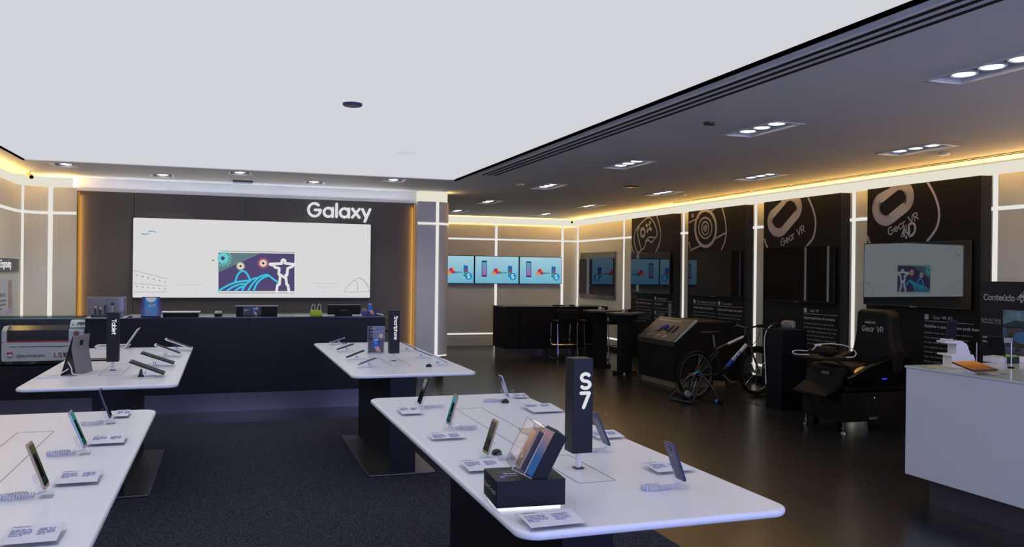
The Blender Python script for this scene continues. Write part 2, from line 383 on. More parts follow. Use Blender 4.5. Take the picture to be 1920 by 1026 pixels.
# walls
def strip(b, x0, x1, y0, y1, z0, z1): b.box(x0, x1, y0, y1, z0, z1)
b = MB(); b.box(7.91, 8.0, -4, 18.4, 0, 3.2, CEILM); b.box(7.81, 7.91, -4, 18.2, 0.1, 2.76, BEIGE); wr = S(b.build('wall_right'))
b = MB(); b.box(7.895, 7.909, -4, 18.28, 2.762, 2.899); b.build('lit_wall_glow', COVEGLOW, wr)  # upper wall's lit look painted as a glowing band
b = MB(); b.box(7.80, 7.91, -4, 18.2, 0, 0.1); S(b.build('baseboard_right', BLACKM))
b = MB()
b.box(7.804, 7.81, -4, 18.2, 2.375, 2.415); b.box(7.804, 7.81, -4, 18.2, 0.25, 0.285)
for px in (1169.5, 1281, 1416, 1600, 1865):
    y = onx(px, 500, 7.806).y; b.box(7.802, 7.81, y - .028, y + .028, 0.1, 2.76)
b.box(7.80, 7.81, 18.13, 18.19, 0.1, 2.76)
b.build('light_strip', LED, wr)
b = MB(); b.box(3.2, 7.91, 18.3, 18.4, 0, 3.2, CEILM); b.box(3.2, 7.81, 18.2, 18.3, 0.0, 2.745, BEIGE); wb = S(b.build('wall_back'))
b = MB(); b.box(3.2, 7.9, 18.285, 18.299, 2.747, 2.899); b.build('lit_wall_glow', COVEGLOW, wb)  # glowing band imitates the lit wall above the cladding
b = MB(); b.box(3.2, 7.81, 18.194, 18.2, 2.375, 2.413)
b.box(3.2, 5.95, 18.194, 18.2, 0.25, 0.282)
for x in (5.81, 7.43): b.box(x - .028, x + .028, 18.193, 18.2, 0.0, 2.745)
b.box(7.38, 7.43, 18.192, 18.2, 2.0, 2.03); b.box(7.38, 7.43, 18.192, 18.2, 1.36, 1.385)
b.build('light_strip', LED, wb)
# logo wall block
b = MB(); b.box(-2.0, 3.2, 13.0, 13.1, 0, 2.9, CEILM); b.box(3.1, 3.2, 13.1, 18.3, 0, 2.9, DARKW); wg = S(b.build('wall_logo'))
b = MB(); b.box(3.2, 3.206, 15.33, 15.38, 0, 2.7); b.box(3.2, 3.206, 14.60, 14.65, 0, 2.7); b.build('light_strip', LED, wg)
b = MB()
for i, (x0, x1) in enumerate(((-1.96, -1.22), (-1.22, 0.27), (0.27, 1.65), (1.65, 2.80))): b.box(x0 + .003, x1 - .003, 12.93, 12.99, 0.0, 2.712)
lp = b.build('logo_panel', DARKW); tag(lp, 'charcoal wall cladding of tall boards behind the long counter', 'wall cladding')
for xa in (-1.925, 2.775): MB().box(xa, xa + .02, 12.927, 12.93, 0.0, 2.70).build('amber_light_strip', AMBERG, lp)
# left wall: runs along x=-2.62 then curves to face the room
prof = [(-2.62, -4), (-2.62, 12.55)] + [(-2.62 + .3 * (1 - math.cos(math.radians(a))), 12.55 + .42 * math.sin(math.radians(a))) for a in range(15, 91, 15)] + [(-1.935, 12.86)]
outer = [(-1.935, 13.2), (-2.75, 13.2), (-2.75, -4)]
b = MB(); b.prism(prof + outer, 0, 2.745, 'z', BEIGE); b.box(-2.75, -2.72, -4, 13.2, 2.745, 3.2, CEILM); b.box(-2.75, -1.93, 13.1, 13.2, 2.745, 3.2, CEILM); wl = S(b.build('wall_left'))
b = MB()
def off(p, d):
    r = []
    for i, (x, y) in enumerate(p):
        a = Vector(p[max(i - 1, 0)]); c = Vector(p[min(i + 1, len(p) - 1)]); t = (c - a).normalized(); r.append((x + t.y * d, y - t.x * d))
    return r
def ledpath(b, p, z0, z1, d=0.006):
    o = off(p, d)
    for i in range(len(p) - 1):
        b.prism([p[i], o[i], o[i + 1], p[i + 1]], z0, z1)
ledpath(b, prof, 2.375, 2.413); ledpath(b, prof[:2], 0.25, 0.28)
P0 = onz(42, 398.6, 2.395)
for px, hw in ((42, .02), (95, .03)):
    for i in range(len(prof) - 1):
        a = Vector(prof[i]); c = Vector(prof[i + 1]); r = ray(px, 400); cr = lambda p: p.x * r.y - p.y * r.x
        if cr(a) * cr(c) <= 0 and a.y > 0:
            t = cr(a) / (cr(a) - cr(c)); q = a + (c - a) * t; d = (c - a).normalized(); nn = Vector((d.y, -d.x)) * .008
            b.prism([tuple(q - d * hw), tuple(q - d * hw + nn), tuple(q + d * hw + nn), tuple(q + d * hw)], 0, 2.745); break
b.build('light_strip', LED, wl)
b = MB(); ledpath(b, [(-2.715, -4), (-2.715, 12.9), (-2.4, 13.09), (-1.94, 13.09)], 2.747, 2.899, 0.004); b.build('lit_wall_glow', COVEGLOW, wl)  # same painted glow for the lit top of the left wall

# pillar beside the logo wall
t = thing('pillar', (0, 0, 0), 'grey rounded pillar with a glowing light cross, right of the logo wall', 'pillar')
pp = [(2.79, 12.72), (3.10, 12.72)] + [(3.10 + .23 * math.sin(math.radians(a)), 12.95 - .23 * math.cos(math.radians(a))) for a in range(15, 91, 15)] + [(3.33, 13.12), (2.79, 13.12)]
b = MB(); b.prism(pp, 0.36, 2.73); b.build('pillar_cladding', GREYP, t)
def shr(p, d): return [(x - d if x > 3 else x + d, y + d if y < 13 else y) for x, y in p]
b = MB(); b.prism(shr(pp, .04), 0, 0.335); b.build('pillar_plinth', STEEL, t)
b = MB(); b.prism(shr(pp, .006), 0.335, 0.36); b.box(3.08, 3.125, 12.712, 12.72, 0.36, 2.73); ledpath(b, pp[:-2], 2.375, 2.41, .008); b.build('light_strip', LED, t)
b = MB(); b.box(2.83, 3.28, 12.8, 13.08, 2.73, 2.89); b.build('top_glow', COVEGLOW, t)  # glowing block stands in for the light above the pillar

# slot diffusers in the ceiling
t = thing('slot_diffuser', (0, 0, 0), 'long triple slot air grille in the grey ceiling beside the bright ceiling', 'air grille')
b = MB(); b.box(3.07, 3.31, -3.4, 10.35, 2.893, 2.9); b.build('grille_frame', CEILM, t)
b = MB()
for x in (3.10, 3.18, 3.26): b.box(x - .014, x + .014, -3.38, 10.32, 2.889, 2.8935)
b.build('slot', BLACKM, t)
t = tag(MB().box(7.38, 7.40, -3.4, 13.0, 2.893, 2.8995).box(7.46, 7.475, -3.4, 13.0, 2.893, 2.8995).build('slot_diffuser', C('grille_brown', (90, 78, 60))), 'thin double slot air grille beside the glowing right wall cove', 'air grille')

# recessed lamps
where = ['nearest the camera in the row beside the slot air grille', 'second from the front, beside the slot air grille', 'third from the front, beside the slot air grille', 'fourth from the front, past the end of the slot grille', 'second from the back wall, in the left row', 'nearest the back wall and the pillar, in the left row',
         'nearest the camera in the row beside the right wall', 'second in the right row, above the virtual reality posters', 'third in the right row, above the camera poster', 'fourth in the right row, above the game controller poster', 'in the far right corner by the security camera']
def downlight(x, y, hx, hy, n, label, w8, i):
    t = thing('recessed_light', (x, y, 2.9), label[0].upper() * 0 + label, 'ceiling light', 'recessed multi-lamp ceiling lights')
    b = MB()
    for a in ((-hx - .015, -hx + .006, -hy - .015, hy + .015), (hx - .006, hx + .015, -hy - .015, hy + .015), (-hx, hx, -hy - .015, -hy + .006), (-hx, hx, hy - .006, hy + .015)): b.box(*a, -.006, 0.0)
    b.build('frame', WHITEP, t)
    b = MB()
    for a in ((-hx, -hx + .01, -hy, hy), (hx - .01, hx, -hy, hy), (-hx, hx, -hy, -hy + .01), (-hx, hx, hy - .01, hy)): b.box(*a, 0, .09)
    b.box(-hx, hx, -hy, hy, .09, .1); b.build('housing', WHITEP, t)
    for k in range(n):
        yy = (k - (n - 1) / 2) * (2 * hy / n) * .85
        b = MB(M_ := Matrix.Translation((0, yy, 0))); b.lathe([(.07, .085), (.085, .022), (.078, .012), (.064, .02)], 20); rg = b.build('lamp_ring', GREYP, t, True)
        b = MB(Matrix.Translation((0, yy, 0))); b.lathe([(.062, .03), (.062, .014), (.03, .008)], 20); b.build('bulb', LAMPG, rg)
    light('SPOT', (x, y, 2.93), w8, (1.0, 0.985, 0.97), spot=math.radians(125), blend=0.6, radius=0.05)
for i, (x, y) in enumerate(LIGHTS): downlight(x, y, .14, .36, 3, 'triple lamp ceiling light, ' + where[i], SPOT_W, i)
w5 = ['at the left end by the curved wall', 'in the middle, straight above the counter', 'at the right end near the pillar', 'left of the ceiling speaker grille, close to the logo wall', 'right of the ceiling speaker grille, close to the logo wall']
for i, (x, y) in enumerate(SMALLL): downlight(x, y, .13, .2, 2, 'small recessed ceiling light ' + w5[i], 55, i)
# ceiling bits
def disc(name, x, y, z, r, m, label, cat, h=.02):
    b = MB(Matrix.Translation((x, y, z))); b.lathe([(r * .9, -h), (r, -h * .5), (r, 0)], 20); tag(b.build(name, m, None, True), label, cat)
p = onz(661, 194, 2.913); disc('ceiling_speaker', p.x, p.y, 2.913, .075, C('dark_violet', (60, 58, 110)), 'dark round fitting in the middle of the bright white ceiling', 'ceiling fitting')
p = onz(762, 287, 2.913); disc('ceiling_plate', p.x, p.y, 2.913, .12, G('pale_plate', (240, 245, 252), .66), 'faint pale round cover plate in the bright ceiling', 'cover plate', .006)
disc('smoke_detector', 3.75, 6.03, 2.9, .05, DSTEEL, 'small grey round detector between slot grille and triple lamp', 'smoke detector')
disc('ceiling_hatch', 5.5, 10.87, 2.9, .12, DSTEEL, 'larger dark round ceiling cover in front of the back lamps', 'ceiling fitting', .01)
disc('smoke_detector', 6.84, 6.64, 2.9, .055, WHITEP, 'white round detector next to the lamp by the right wall cove', 'smoke detector')
p = onz(1281, 365, 2.9); disc('smoke_detector', p.x, p.y, 2.9, .05, WHITEP, 'pale round detector right of the lamp above the camera poster', 'smoke detector')
p = onz(976, 345, 2.9); disc('smoke_detector', p.x, p.y, 2.9, .05, WHITEP, 'small round detector past the corner of the bright ceiling', 'smoke detector')
b = MB(); b.box(.09, .36, 12.42, 12.66, 2.875, 2.9); tag(b.build('ceiling_grille', C('violet_grey', (85, 85, 125)), bevel=.004), 'small violet grey rectangular grille in the ceiling above the logo wall', 'air grille')
def seccam(x, y, z, dx, dy, label):
    t = thing('security_camera', (x, y, z), label, 'security camera', 'bullet security cameras'); d = Vector((dx, dy, -.35)).normalized()
    MB().cyl((0, 0, 0), (0, 0, -.05), .012, 8).cyl((0, 0, 0), (0, 0, -.008), .03, 12).build('bracket', WHITEP, t)
    MB().cyl(Vector((0, 0, -.06)) - d * .05, Vector((0, 0, -.06)) + d * .06, .028, 14).build('camera_body', C('cam_cream', (205, 190, 140)), t)
    MB().cyl(Vector((0, 0, -.06)) + d * .055, Vector((0, 0, -.06)) + d * .075, .024, 14).build('lens', GLOSSK, t)
seccam(-2.42, 12.4, 2.9, .5, -.8, 'small security camera in the left corner above the curved wall')
seccam(7.55, 17.9, 2.9, -.5, -.8, 'small security camera in the far right ceiling corner')

# ================================================================== LOGO WALL: screen, letters
t = thing('video_wall', (0, 12.93, 0), 'huge glowing white screen with line drawings on the charcoal wall', 'screen')
b = MB(); b.box(-1.225, 2.10, -.07, 0, 1.235, 2.362); b.build('screen_housing', BLACKM, t)
sy = -.076
VW = glow('screen_white', (250, 250, 250), .72)
b = MB(); b.prism(rrect(-1.22, 2.095, 1.24, 2.357, .015), sy, -.07, 'y'); b.build('display', VW, t)
YS = 12.93 + sy
def pxs(pts): return [(lambda q: (q.x, q.z))(ony(x, y, YS)) for x, y in pts]
FR = frame((0, sy - .001, 0), (1, 0, 0), (0, 0, 1))
b = MB(); b.prism(pxs([(409.5, 474), (552, 476), (552, 546), (409.5, 546)]), sy - .002, sy, 'y'); b.build('picture', G('scr_violet', (86, 76, 118), .9), t)
b = MB(); b.prism(pxs([(409.5, 474), (489, 475), (409.5, 511)]), sy - .003, sy - .0021, 'y'); b.build('picture_corner', G('scr_teal', (103, 130, 138), .9), t)
cyn = G('scr_cyan', (60, 200, 235), .95)
def zi(pts, m=None):  # crop 400..580 x 440..570 at 7.894
    return pxs([(400 + x / 7.894, 440 + y / 7.894) for x, y in pts])
FR2 = frame((0, sy - .0035, 0), (1, 0, 0), (0, 0, 1))
b = MB()
def sm(pts, k=6):
    P = [Vector(p) for p in pts]; P = [P[0]] + P + [P[-1]]; r = []
    for i in range(1, len(P) - 2):
        for j in range(k):
            t_ = j / k; p0, p1, p2, p3 = P[i - 1:i + 3]
            r.append(tuple(.5 * ((2 * p1) + (p2 - p0) * t_ + (2 * p0 - 5 * p1 + 4 * p2 - p3) * t_ ** 2 + (3 * p1 - p0 - 3 * p2 + p3) * t_ ** 3)))
    return r + [tuple(P[-2])]
for c in ([(322, 712), (350, 620), (390, 560), (435, 540), (480, 560), (520, 620), (545, 680)], [(80, 832), (200, 760), (320, 712), (430, 690), (545, 682)], [(200, 832), (280, 780), (380, 740), (490, 728)], [(325, 832), (390, 785), (470, 765)], [(425, 835), (470, 750), (550, 680), (600, 650), (665, 640)],
          [(515, 835), (570, 740), (660, 645), (720, 610), (780, 595), (820, 605), (890, 660), (965, 712)], [(595, 838), (640, 730), (720, 650), (810, 610)]): b.stroke(sm(zi(c)), .026, .002, None, FR2)
b.build('hill_lines', cyn, t)
wht = G('scr_line_white', (250, 250, 250), .8)
b = MB()
st = [(935, 838), (950, 745), (978, 740), (990, 600), (968, 590), (975, 500), (915, 485), (890, 455), (840, 445), (840, 435), (1010, 430), (1015, 385), (1037, 370), (1060, 385), (1060, 425), (1198, 440), (1165, 475), (1100, 500), (1090, 600), (1070, 600), (1085, 740), (1105, 750), (1118, 838)]
b.stroke(zi(st), .038, .003, None, FR2); b.stroke(zi([(985, 590), (1080, 655)]), .034, .003, None, FR2); b.build('statue_outline', wht, t)
def burst(cx, cy, r0, r1, n, m, wd, name, hubm=None):
    b = MB(); q = zi([(cx, cy)])[0]; s_ = 1 / 7.894 * 12.93 / 1580 * 1.0
    for k in range(n):
        a = 2 * math.pi * k / n
        x0, x1 = q[0] + r0 * s_ * math.cos(a), q[0] + r1 * s_ * math.cos(a)
        if x1 < -.085: continue
        b.stroke([(x0, q[1] + r0 * s_ * math.sin(a)), (x1, q[1] + r1 * s_ * math.sin(a))], wd, .002, m, FR2, 6)
    b.prism(circ(q[0], q[1], r0 * s_ * 1.15, n=16)[:-1], .0022, .0045, 'z', hubm or m, FR2)
    b.prism(circ(q[0], q[1], r0 * s_ * .45, n=12)[:-1], .0045, .005, 'z', G('scr_violet', 0), FR2)
    b.build(name, m, t)
burst(140, 350, 62, 118, 20, G('scr_aqua', (110, 215, 215), .9), .012, 'firework')
burst(403, 467, 38, 55, 20, G('scr_cream', (235, 230, 200), .85), .008, 'firework')
burst(738, 424, 42, 72, 22, G('scr_pink', (225, 110, 120), .85), .010, 'firework', G('scr_cream', 0))
b = MB(); GR = G('scr_grey', (120, 120, 118), .7)
for a_, c_ in (((160, 244), (1200, 265)), ((75, 866), (930, 866)), ((955, 866), (1105, 866)), ((1130, 868), (1198, 868))): b.stroke(zi([a_, c_]), .006, .001, None, FR)
# crop 230..850 x 360..620 at 3.097
def zg(pts): return pxs([(230 + x / 3.097, 360 + y / 3.097) for x, y in pts])
for c in ([(62, 455), (258, 505)], [(62, 530), (258, 547)], [(62, 582), (260, 580)], [(1283, 580), (1436, 580)], [(1365, 580), (1365, 535), (1355, 520), (1340, 515)], [(1283, 580), (1310, 545), (1345, 512), (1375, 498), (1405, 512), (1436, 580)], [(1375, 498), (1415, 530), (1436, 555)]): b.stroke(zg(c), .004, .001, None, FR)
for i in range(6):
    b.stroke(zg([(78 + i * 33, 480 + i * 8), (86 + i * 33, 486 + i * 8)]), .008, .001, None, FR); b.stroke(zg([(78 + i * 33, 547 + i * 3), (86 + i * 33, 552 + i * 3)]), .008, .001, None, FR)
for i in range(12):
    b.stroke(zg([(310 + i * 14, 540), (313 + i * 14, 540)]), .004, .001, None, FR); b.stroke(zg([(1105 + i * 12, 530), (1109 + i * 12, 532)]), .005, .001, None, FR); b.stroke(zg([(1125 + i * 10, 552), (1128 + i * 10, 552)]), .005, .001, None, FR)
for x in (366, 420, 480, 1165, 1192): b.stroke(zg([(x, 580), (x + 3, 580)]), .005, .001, None, FR)
b.stroke(zg([(524, 398), (527, 398)]), .02, .001, None, FR)
b.build('line_drawing', GR, t)
b = MB(); b.stroke(sm(zg([(110, 242), (125, 246), (150, 243)])), .012, .001, None, FR); b.stroke(sm(zg([(150, 230), (178, 229), (192, 234)])), .01, .001, None, FR); b.build('logo_arc', G('scr_blue', (70, 150, 190), .8), t)
t = thing('wall_letters', (1.17, 12.93, 2.46), 'white raised shop lettering above the big white screen', 'lettering')
x = 0; sz = .192; xs_ = 0
for ch in 'Galaxy':
    bb = MB(); st, adv = GL[ch]
    for p_ in st: bb.stroke([((x + u) * sz, v * sz) for u, v in p_], .036, .045, None, frame((0, 0, 0), (1, 0, 0), (0, 0, 1)), 10)
    bb.build('letter', GLOWTXT, t); x += adv + .235

# ================================================================== LONG COUNTER
t = thing('service_counter', (0, 10.26, 0), 'long black counter in front of the glowing logo wall', 'counter')
b = MB(); b.box(-1.44, 1.86, 0, .75, .22, 1.085); b.build('counter_body', BLACK, t)
b = MB(); b.box(-2.58, -1.44, 0, .06, .22, .60); b.box(-2.58, -1.44, 0, .75, .585, .60); b.box(-2.58, -1.44, .69, .75, .6, 1.085); b.box(-2.6, -2.52, 0, .75, .22, 1.085); b.build('machine_bay', BLACK, t)
b = MB(); b.box(-1.445, 1.88, -.01, .77, 1.085, 1.1); b.build('counter_top', GLOSSK, t)
b = MB(); b.box(-2.6, -1.446, -.01, .77, 1.09, 1.1); b.build('glass_top', VITRINE, t)
MB().box(-2.6, -1.446, -.012, -.008, 1.088, 1.1).build('glass_edge', mat('glass_edge_teal', (90, 160, 160), .2), t)
b = MB()
b.box(-2.5, 1.80, .06, .7, 0, .22); b.build('toe_kick', mat('kick_steel', (112, 108, 116), .3, .9), t)
b = MB(); b.box(-2.52, -1.44, -.004, 0.002, .60, 1.085); b.build('glass_front', VITRINE, t)
b = MB(); b.box(-1.445, -1.438, -.006, -.002, .22, 1.085); b.box(.27, .275, -.002, 0, .22, 1.085); b.build('panel_seam', BLACKM, t)

# engraver in the bay
t = thing('engraving_machine', (-1.86, 10.30, .60), 'white laser engraver with smoked lid and red stripe inside the counter bay', 'engraving machine')
hw = .40
LG = C('engraver_grey', (196, 200, 214))
b = MB(); b.prism(rrect(-hw, hw, .03, .24, .02), 0, .40, 'y'); b.prism([(0, .24), (.40, .24), (.40, .40), (.10, .405), (.0, .36)], -hw, -hw + .05, 'x'); b.prism([(0, .24), (.40, .24), (.40, .40), (.10, .405), (.0, .36)], .245, hw, 'x')
b.box(-hw + .05, .245, .36, .40, .24, .40); b.build('engraver_body', LG, t, bevel=.006)
b = MB(); b.prism([(.006, .235), (.02, .235), (.02, .355), (.108, .398), (.36, .392), (.36, .405), (.10, .412), (.006, .365)], -hw + .052, .243, 'x'); lid = b.build('lid', LENS, t)
b = MB(); b.box(-hw + .05, .245, -.004, .01, .235, .25); b.build('lid_stripe', RED, t)
b = MB(); b.box(-.3, .2, .1, .35, .25, .28); b.box(-.33, .2, .2, .24, .3, .34); b.build('engraving_bed', DSTEEL, t)
b = MB(); b.box(-hw + .08, hw - .15, -.003, .002, .185, .192); b.build('slot', BLACKM, t)
b = MB(); b.prism([(.02, .39), (.16, .40), (.16, .47), (.09, .455)], .25, .46, 'x'); cp = b.build('control_panel', C('panel_mint', (200, 222, 220)), t, bevel=.004)
b = MB(); b.box(.33, .40, .045, .08, .428, .447, M=None); b.build('panel_screen', C('lcd', (90, 110, 80)), cp)
b = MB()
for i in range(3):
    for j in range(2): b.cyl((.28 + i * .04, .05 + j * .02, .41 + j * .01), (.28 + i * .04, .048 + j * .02, .422 + j * .012), .007, 8)
b.build('panel_buttons', DSTEEL, cp)
b = MB(); b.cyl((.40, .13, .455), (.40, .12, .482), .016, 12); b.build('red_button', RED, cp)
b = MB(); b.cyl((.32, 0, .325), (.32, -.02, .325), .03, 18, .026); b.build('emergency_button', C('dull_red', (140, 40, 45)), t)
b = MB(); word(b, 'L', .045, .2, front(.11, -.001, .07), .002, m=RED); word(b, 'S', .045, .2, front(.15, -.001, .07), .002, m=RED); word(b, '100', .045, .2, front(.195, -.001, .07), .002, m=BLACKM); b.build('model_lettering', RED, t)
b = MB(); small_text(b, 'GRAVOGRAPH', .042, front(-.265, -.001, .072), BLACKM, bold=.01); b.build('maker_lettering', BLACKM, t)
b = MB(); Ml = front(-.345, -.001, .07); b.prism([(0, .03), (.055, .03), (.055, .06), (0, .06)], 0, .002, 'z', RED, Ml); b.prism([(.0, .03), (.028, .045), (.055, .03), (.028, .01)], 0, .003, 'z', WHITEP, Ml); b.stroke([(0, .015), (.02, 0), (.028, .012), (.036, 0), (.055, .015)], .005, .002, BLACKM, Ml); b.build('emblem', RED, t)
for sx in (-.33, .33):
    MB().box(sx - .03, sx + .03, .03, .09, 0, .03).build('foot', DSTEEL, t)

# things on the long counter (top z 1.1)
CT = 1.1
t = thing('display_case', (-1.235, 10.28, CT), 'clear acrylic case with camera modules on the counter, behind the tablet totem', 'display case')
b = MB(); X0, X1, Y0, Y1, Z1 = -.18, .18, -.12, .14, .225
for a in ((X0, X1, Y0, Y0 + .004), (X0, X1, Y1 - .004, Y1), (X0, X0 + .004, Y0, Y1), (X1 - .004, X1, Y0, Y1)): b.box(*a, .012, Z1)
b.box(X0, X1, Y0, Y1, Z1, Z1 + .004); b.build('case_cover', ACRY, t)
b = MB(); b.box(X0 - .02, X1 + .02, Y0 - .02, Y1 + .02, 0, .004); b.build('case_base', WHITEP, t)
b = MB()
for (xa, ya, za, xb, yb, zb) in ((X0, Y0, 0, X0, Y0, Z1), (X1, Y0, 0, X1, Y0, Z1), (X0, Y0, Z1, X1, Y0, Z1), (X0, Y1, Z1, X1, Y1, Z1), (X0, Y0, Z1, X0, Y1, Z1), (X1, Y0, Z1, X1, Y1, Z1), (X1, Y1, 0, X1, Y1, Z1)): b.cyl((xa, ya, za), (xb, yb, zb), .0022, 5)
b.build('polished_edge', C('edge_pale', (150, 160, 162)), t)
b = MB(); b.box(-.15, .16, -.08, .11, .004, .035); b.box(.03, .15, -.05, .05, .035, .06); b.build('case_riser', BLACKM, t)
for i, (xx, yy, hh) in enumerate(((-.115, 0, .10), (-.06, -.03, .085), (-.02, .03, .12), (.05, .04, .12), (-.085, .05, .09))):
    b = MB(Matrix.Translation((-1.235 + xx, 10.28 + yy, CT + .035 if xx < .03 else CT + .06))); b.cyl((0, 0, 0), (0, 0, hh * .7), .012 if i < 3 else .007, 10, m=BLACKM if i != 3 else SILVER)
    b.cyl((0, -.012, hh * .7), (0, .012, hh * .7 + .01), .013, 12, m=SILVER if i in (0, 1) else BLACKM)
    o = b.build('camera_accessory'); o['label'] = ['short black gadget with silver cap, leftmost in the acrylic case', 'short gadget with silver cap, front middle in the acrylic case', 'tallest black gadget in the acrylic case', 'slim gadget on a silver stem, rightmost in the acrylic case', 'small black gadget at the back left in the acrylic case'][i]
    o['category'] = 'gadget'; o['group'] = 'gadgets in the acrylic case'
t = thing('brochure_holder', (-.79, 10.34, CT), 'purple brochure holder with turquoise leaflets on the long counter', 'brochure holder', rz=.05)
VIO = C('violet_acrylic', (58, 50, 170), .15)
tl = Matrix.Rotation(-.18, 4, 'X')
b = MB(tl); b.box(-.095, .095, .03, .036, 0.005, .235); b.box(-.1, .1, 0, .03, 0.005, .012); b.box(-.105, -.098, -.004, .036, 0.005, .13); b.box(.098, .105, -.004, .036, 0.005, .13); b.build('holder_body', VIO, t)
b = MB(tl); b.box(-.065, .07, .005, .028, .013, .225); lf = b.build('leaflets', C('turquoise', (30, 140, 205), .4), t)
b = MB(tl); M2 = frame((0, .0045, 0), (1, 0, 0), (0, 0, 1))
b.prism([(.055 * math.cos(math.radians(a)), .224 + .055 * math.sin(math.radians(a))) for a in range(180, 361, 15)], 0, .001, 'z', WHITEP, M2); lines(b, 3, .09, .012, M2 @ Matrix.Translation((-.03, .14, 0)), WHITEP); b.prism(circ(-.03, .055, .014, n=12)[:-1], 0, .001, 'z', C('coral', (220, 90, 90)), M2); b.build('print', WHITEP, lf)
b = MB(tl); b.box(-.1, .1, -.004, 0, 0.005, .11); b.build('holder_front', ACRY, t)
t = thing('document_tray', (-.42, 10.56, CT), 'flat black unit with white top on the counter right of brochure holder', 'tray')
MB().box(-.25, .13, -.08, .12, 0, .04).build('tray_body', BLACKM, t); MB().box(-.27, .15, -.09, .12, .04, .052).build('tray_lid', WHITEP, t)
o = thing('pen', (-1.01, 10.27, CT), 'white stylus pen lying behind the tablet totem on the counter', 'pen')
MB().cyl((-.05, 0, .006), (.04, .04, .03), .005, 8).build('pen_barrel', WHITEP, o)
t = thing('smart_watch', (-.07, 10.62, CT), 'small round edged white gadget on the counter between tray and black box', 'gadget')
MB(Matrix.Translation((0, 0, 0))).prism(rrect(-.04, .04, .022, .052, .014), -.03, .03, 'y').build('gadget_body', WHITEP, t); MB().prism(rrect(-.045, .045, 0, .024, .01), -.035, .035, 'y').build('gadget_base', BLACKM, t)
MB().prism(rrect(-.025, .025, .03, .045, .006), -.031, -.03, 'y').build('gadget_display', C('mint', (150, 200, 190)), t)
def bluephone(b, M, s):   # printed picture of a hand holding a blue phone
    b.prism(rrect(-.22 * s, .22 * s, 0, .75 * s, .05 * s), 0, .0012, 'z', C('print_blue', (25, 95, 215)), M)
    b.prism(rrect(-.2 * s, .2 * s, .66 * s, .73 * s, .02 * s), .0012, .0018, 'z', WHITEP, M)
    b.prism([(-.25 * s, .12 * s), (-.1 * s, -.02 * s), (.1 * s, -.35 * s), (.45 * s, -.42 * s), (.32 * s, .02 * s), (.18 * s, .12 * s), (0, .02 * s)], 0, .002, 'z', C('print_skin', (205, 160, 150)), M)
    b.prism(circ(0, .4 * s, .05 * s, n=10)[:-1], .0013, .002, 'z', C('print_pale', (150, 200, 250)), M)
t = thing('payment_box', (.366, 10.53, CT), 'black box with a blue phone picture on the counter, under the screen', 'display box')
MB().box(-.235, .235, 0, .16, 0, .108).build('box_body', BLACKM, t); MB().box(-.245, .245, -.005, .165, .108, .116).build('box_lid', C('pale_lid', (130, 140, 150)), t)
b = MB(); b.box(-.16, .05, -.003, 0, .004, .104, C('print_navy', (45, 47, 62))); Mf = front(-.02, -.003, .03); bluephone(b, Mf @ Matrix.Translation((-.01, .005, 0)), .075); lines(b, 2, .06, .014, front(-.145, -.003, .07), WHITEP); lines(b, 2, .05, .009, front(-.145, -.003, .04), PRINTD); b.prism(circ(.02, .055, .016, n=14)[:-1], 0, .002, 'z', C('print_gold', (190, 185, 130)), Mf); b.build('box_poster', PRINT, t)
t = thing('gift_bag', (1.055, 10.5, CT), 'small lime green bag with two tall white handles on the counter', 'bag')
LIME = C('lime', (175, 195, 30), .5)
b = MB(); b.prism([(-.072, 0), (.072, 0), (.068, .06), (-.062, .07)], -.03, .03, 'y'); b.build('bag_body', LIME, t, bevel=.004)
for dx, dy in ((-.035, -.02), (.04, .02)):
    b = MB(); b.tube([(dx - .022, dy, .05), (dx - .02, dy, .10), (dx - .006, dy, .135), (dx + .008, dy, .14), (dx + .018, dy, .12), (dx + .022, dy, .06)], .0032, 6); b.build('handle', WHITEP, t)
t = thing('till_monitor', (1.385, 10.44, CT), 'black counter monitor seen from behind, between lime bag and phone figure', 'monitor')
MB().box(-.195, .20, 0, .05, .012, .127).build('monitor_shell', BLACKM, t, bevel=.004); MB().box(-.195, .2, .002, .05, .127, .131).build('top_edge', DSTEEL, t); MB().box(-.1, .1, 0, .12, 0, .014).build('monitor_foot', BLACKM, t); MB().box(-.04, .04, -.002, 0, .06, .066).build('badge', DSTEEL, t)
t = thing('phone_cutout', (1.70, 10.42, CT), 'cardboard figure of hands holding a blue phone at the counter end', 'counter display')
b = MB(); Mc = front(0, 0, 0); b.box(-.045, .05, 0, .012, 0, .04, C('cut_navy', (45, 45, 95))); b.build('cutout_foot', INKD, t); b = MB(); bluephone(b, Mc @ Matrix.Translation((0, .06, .0)) , .115); b.box(-.024, .024, 0, .01, .03, .146, C('print_blue', 0)); b.build('cutout_phone', PRINT, t)
b = MB(); b.prism(circ(-.07, .05, .035, .045, n=14)[:-1], 0, .012, 'y', C('print_ochre', (140, 110, 90))); b.box(-.1, -.04, -.004, .01, 0, .05, C('print_blue2', (50, 60, 150))); b.build('cutout_left', PRINT, t)
b = MB(); b.box(.05, .11, .0, .012, 0, .085, C('print_navy2', (40, 42, 80))); b.build('cutout_right', PRINT, t)
b = MB(); b.tube([(1.78, 10.40, CT + .02), (1.84, 10.40, CT + .012), (1.86, 10.38, CT + .005)], .007, 6); tag(b.build('cable', WHITEP), 'short white cable end lying at the right end of the long counter', 'cable')
b = MB(); b.tube([(1.87, 10.30, .92), (1.90, 10.22, .90), (1.91, 10.20, .82), (1.92, 10.2, .74), (1.90, 10.2, .70)], .009, 8); tag(b.build('power_cable', BLACKM), 'black cable loop hanging off the counter end behind the phone totem', 'cable')

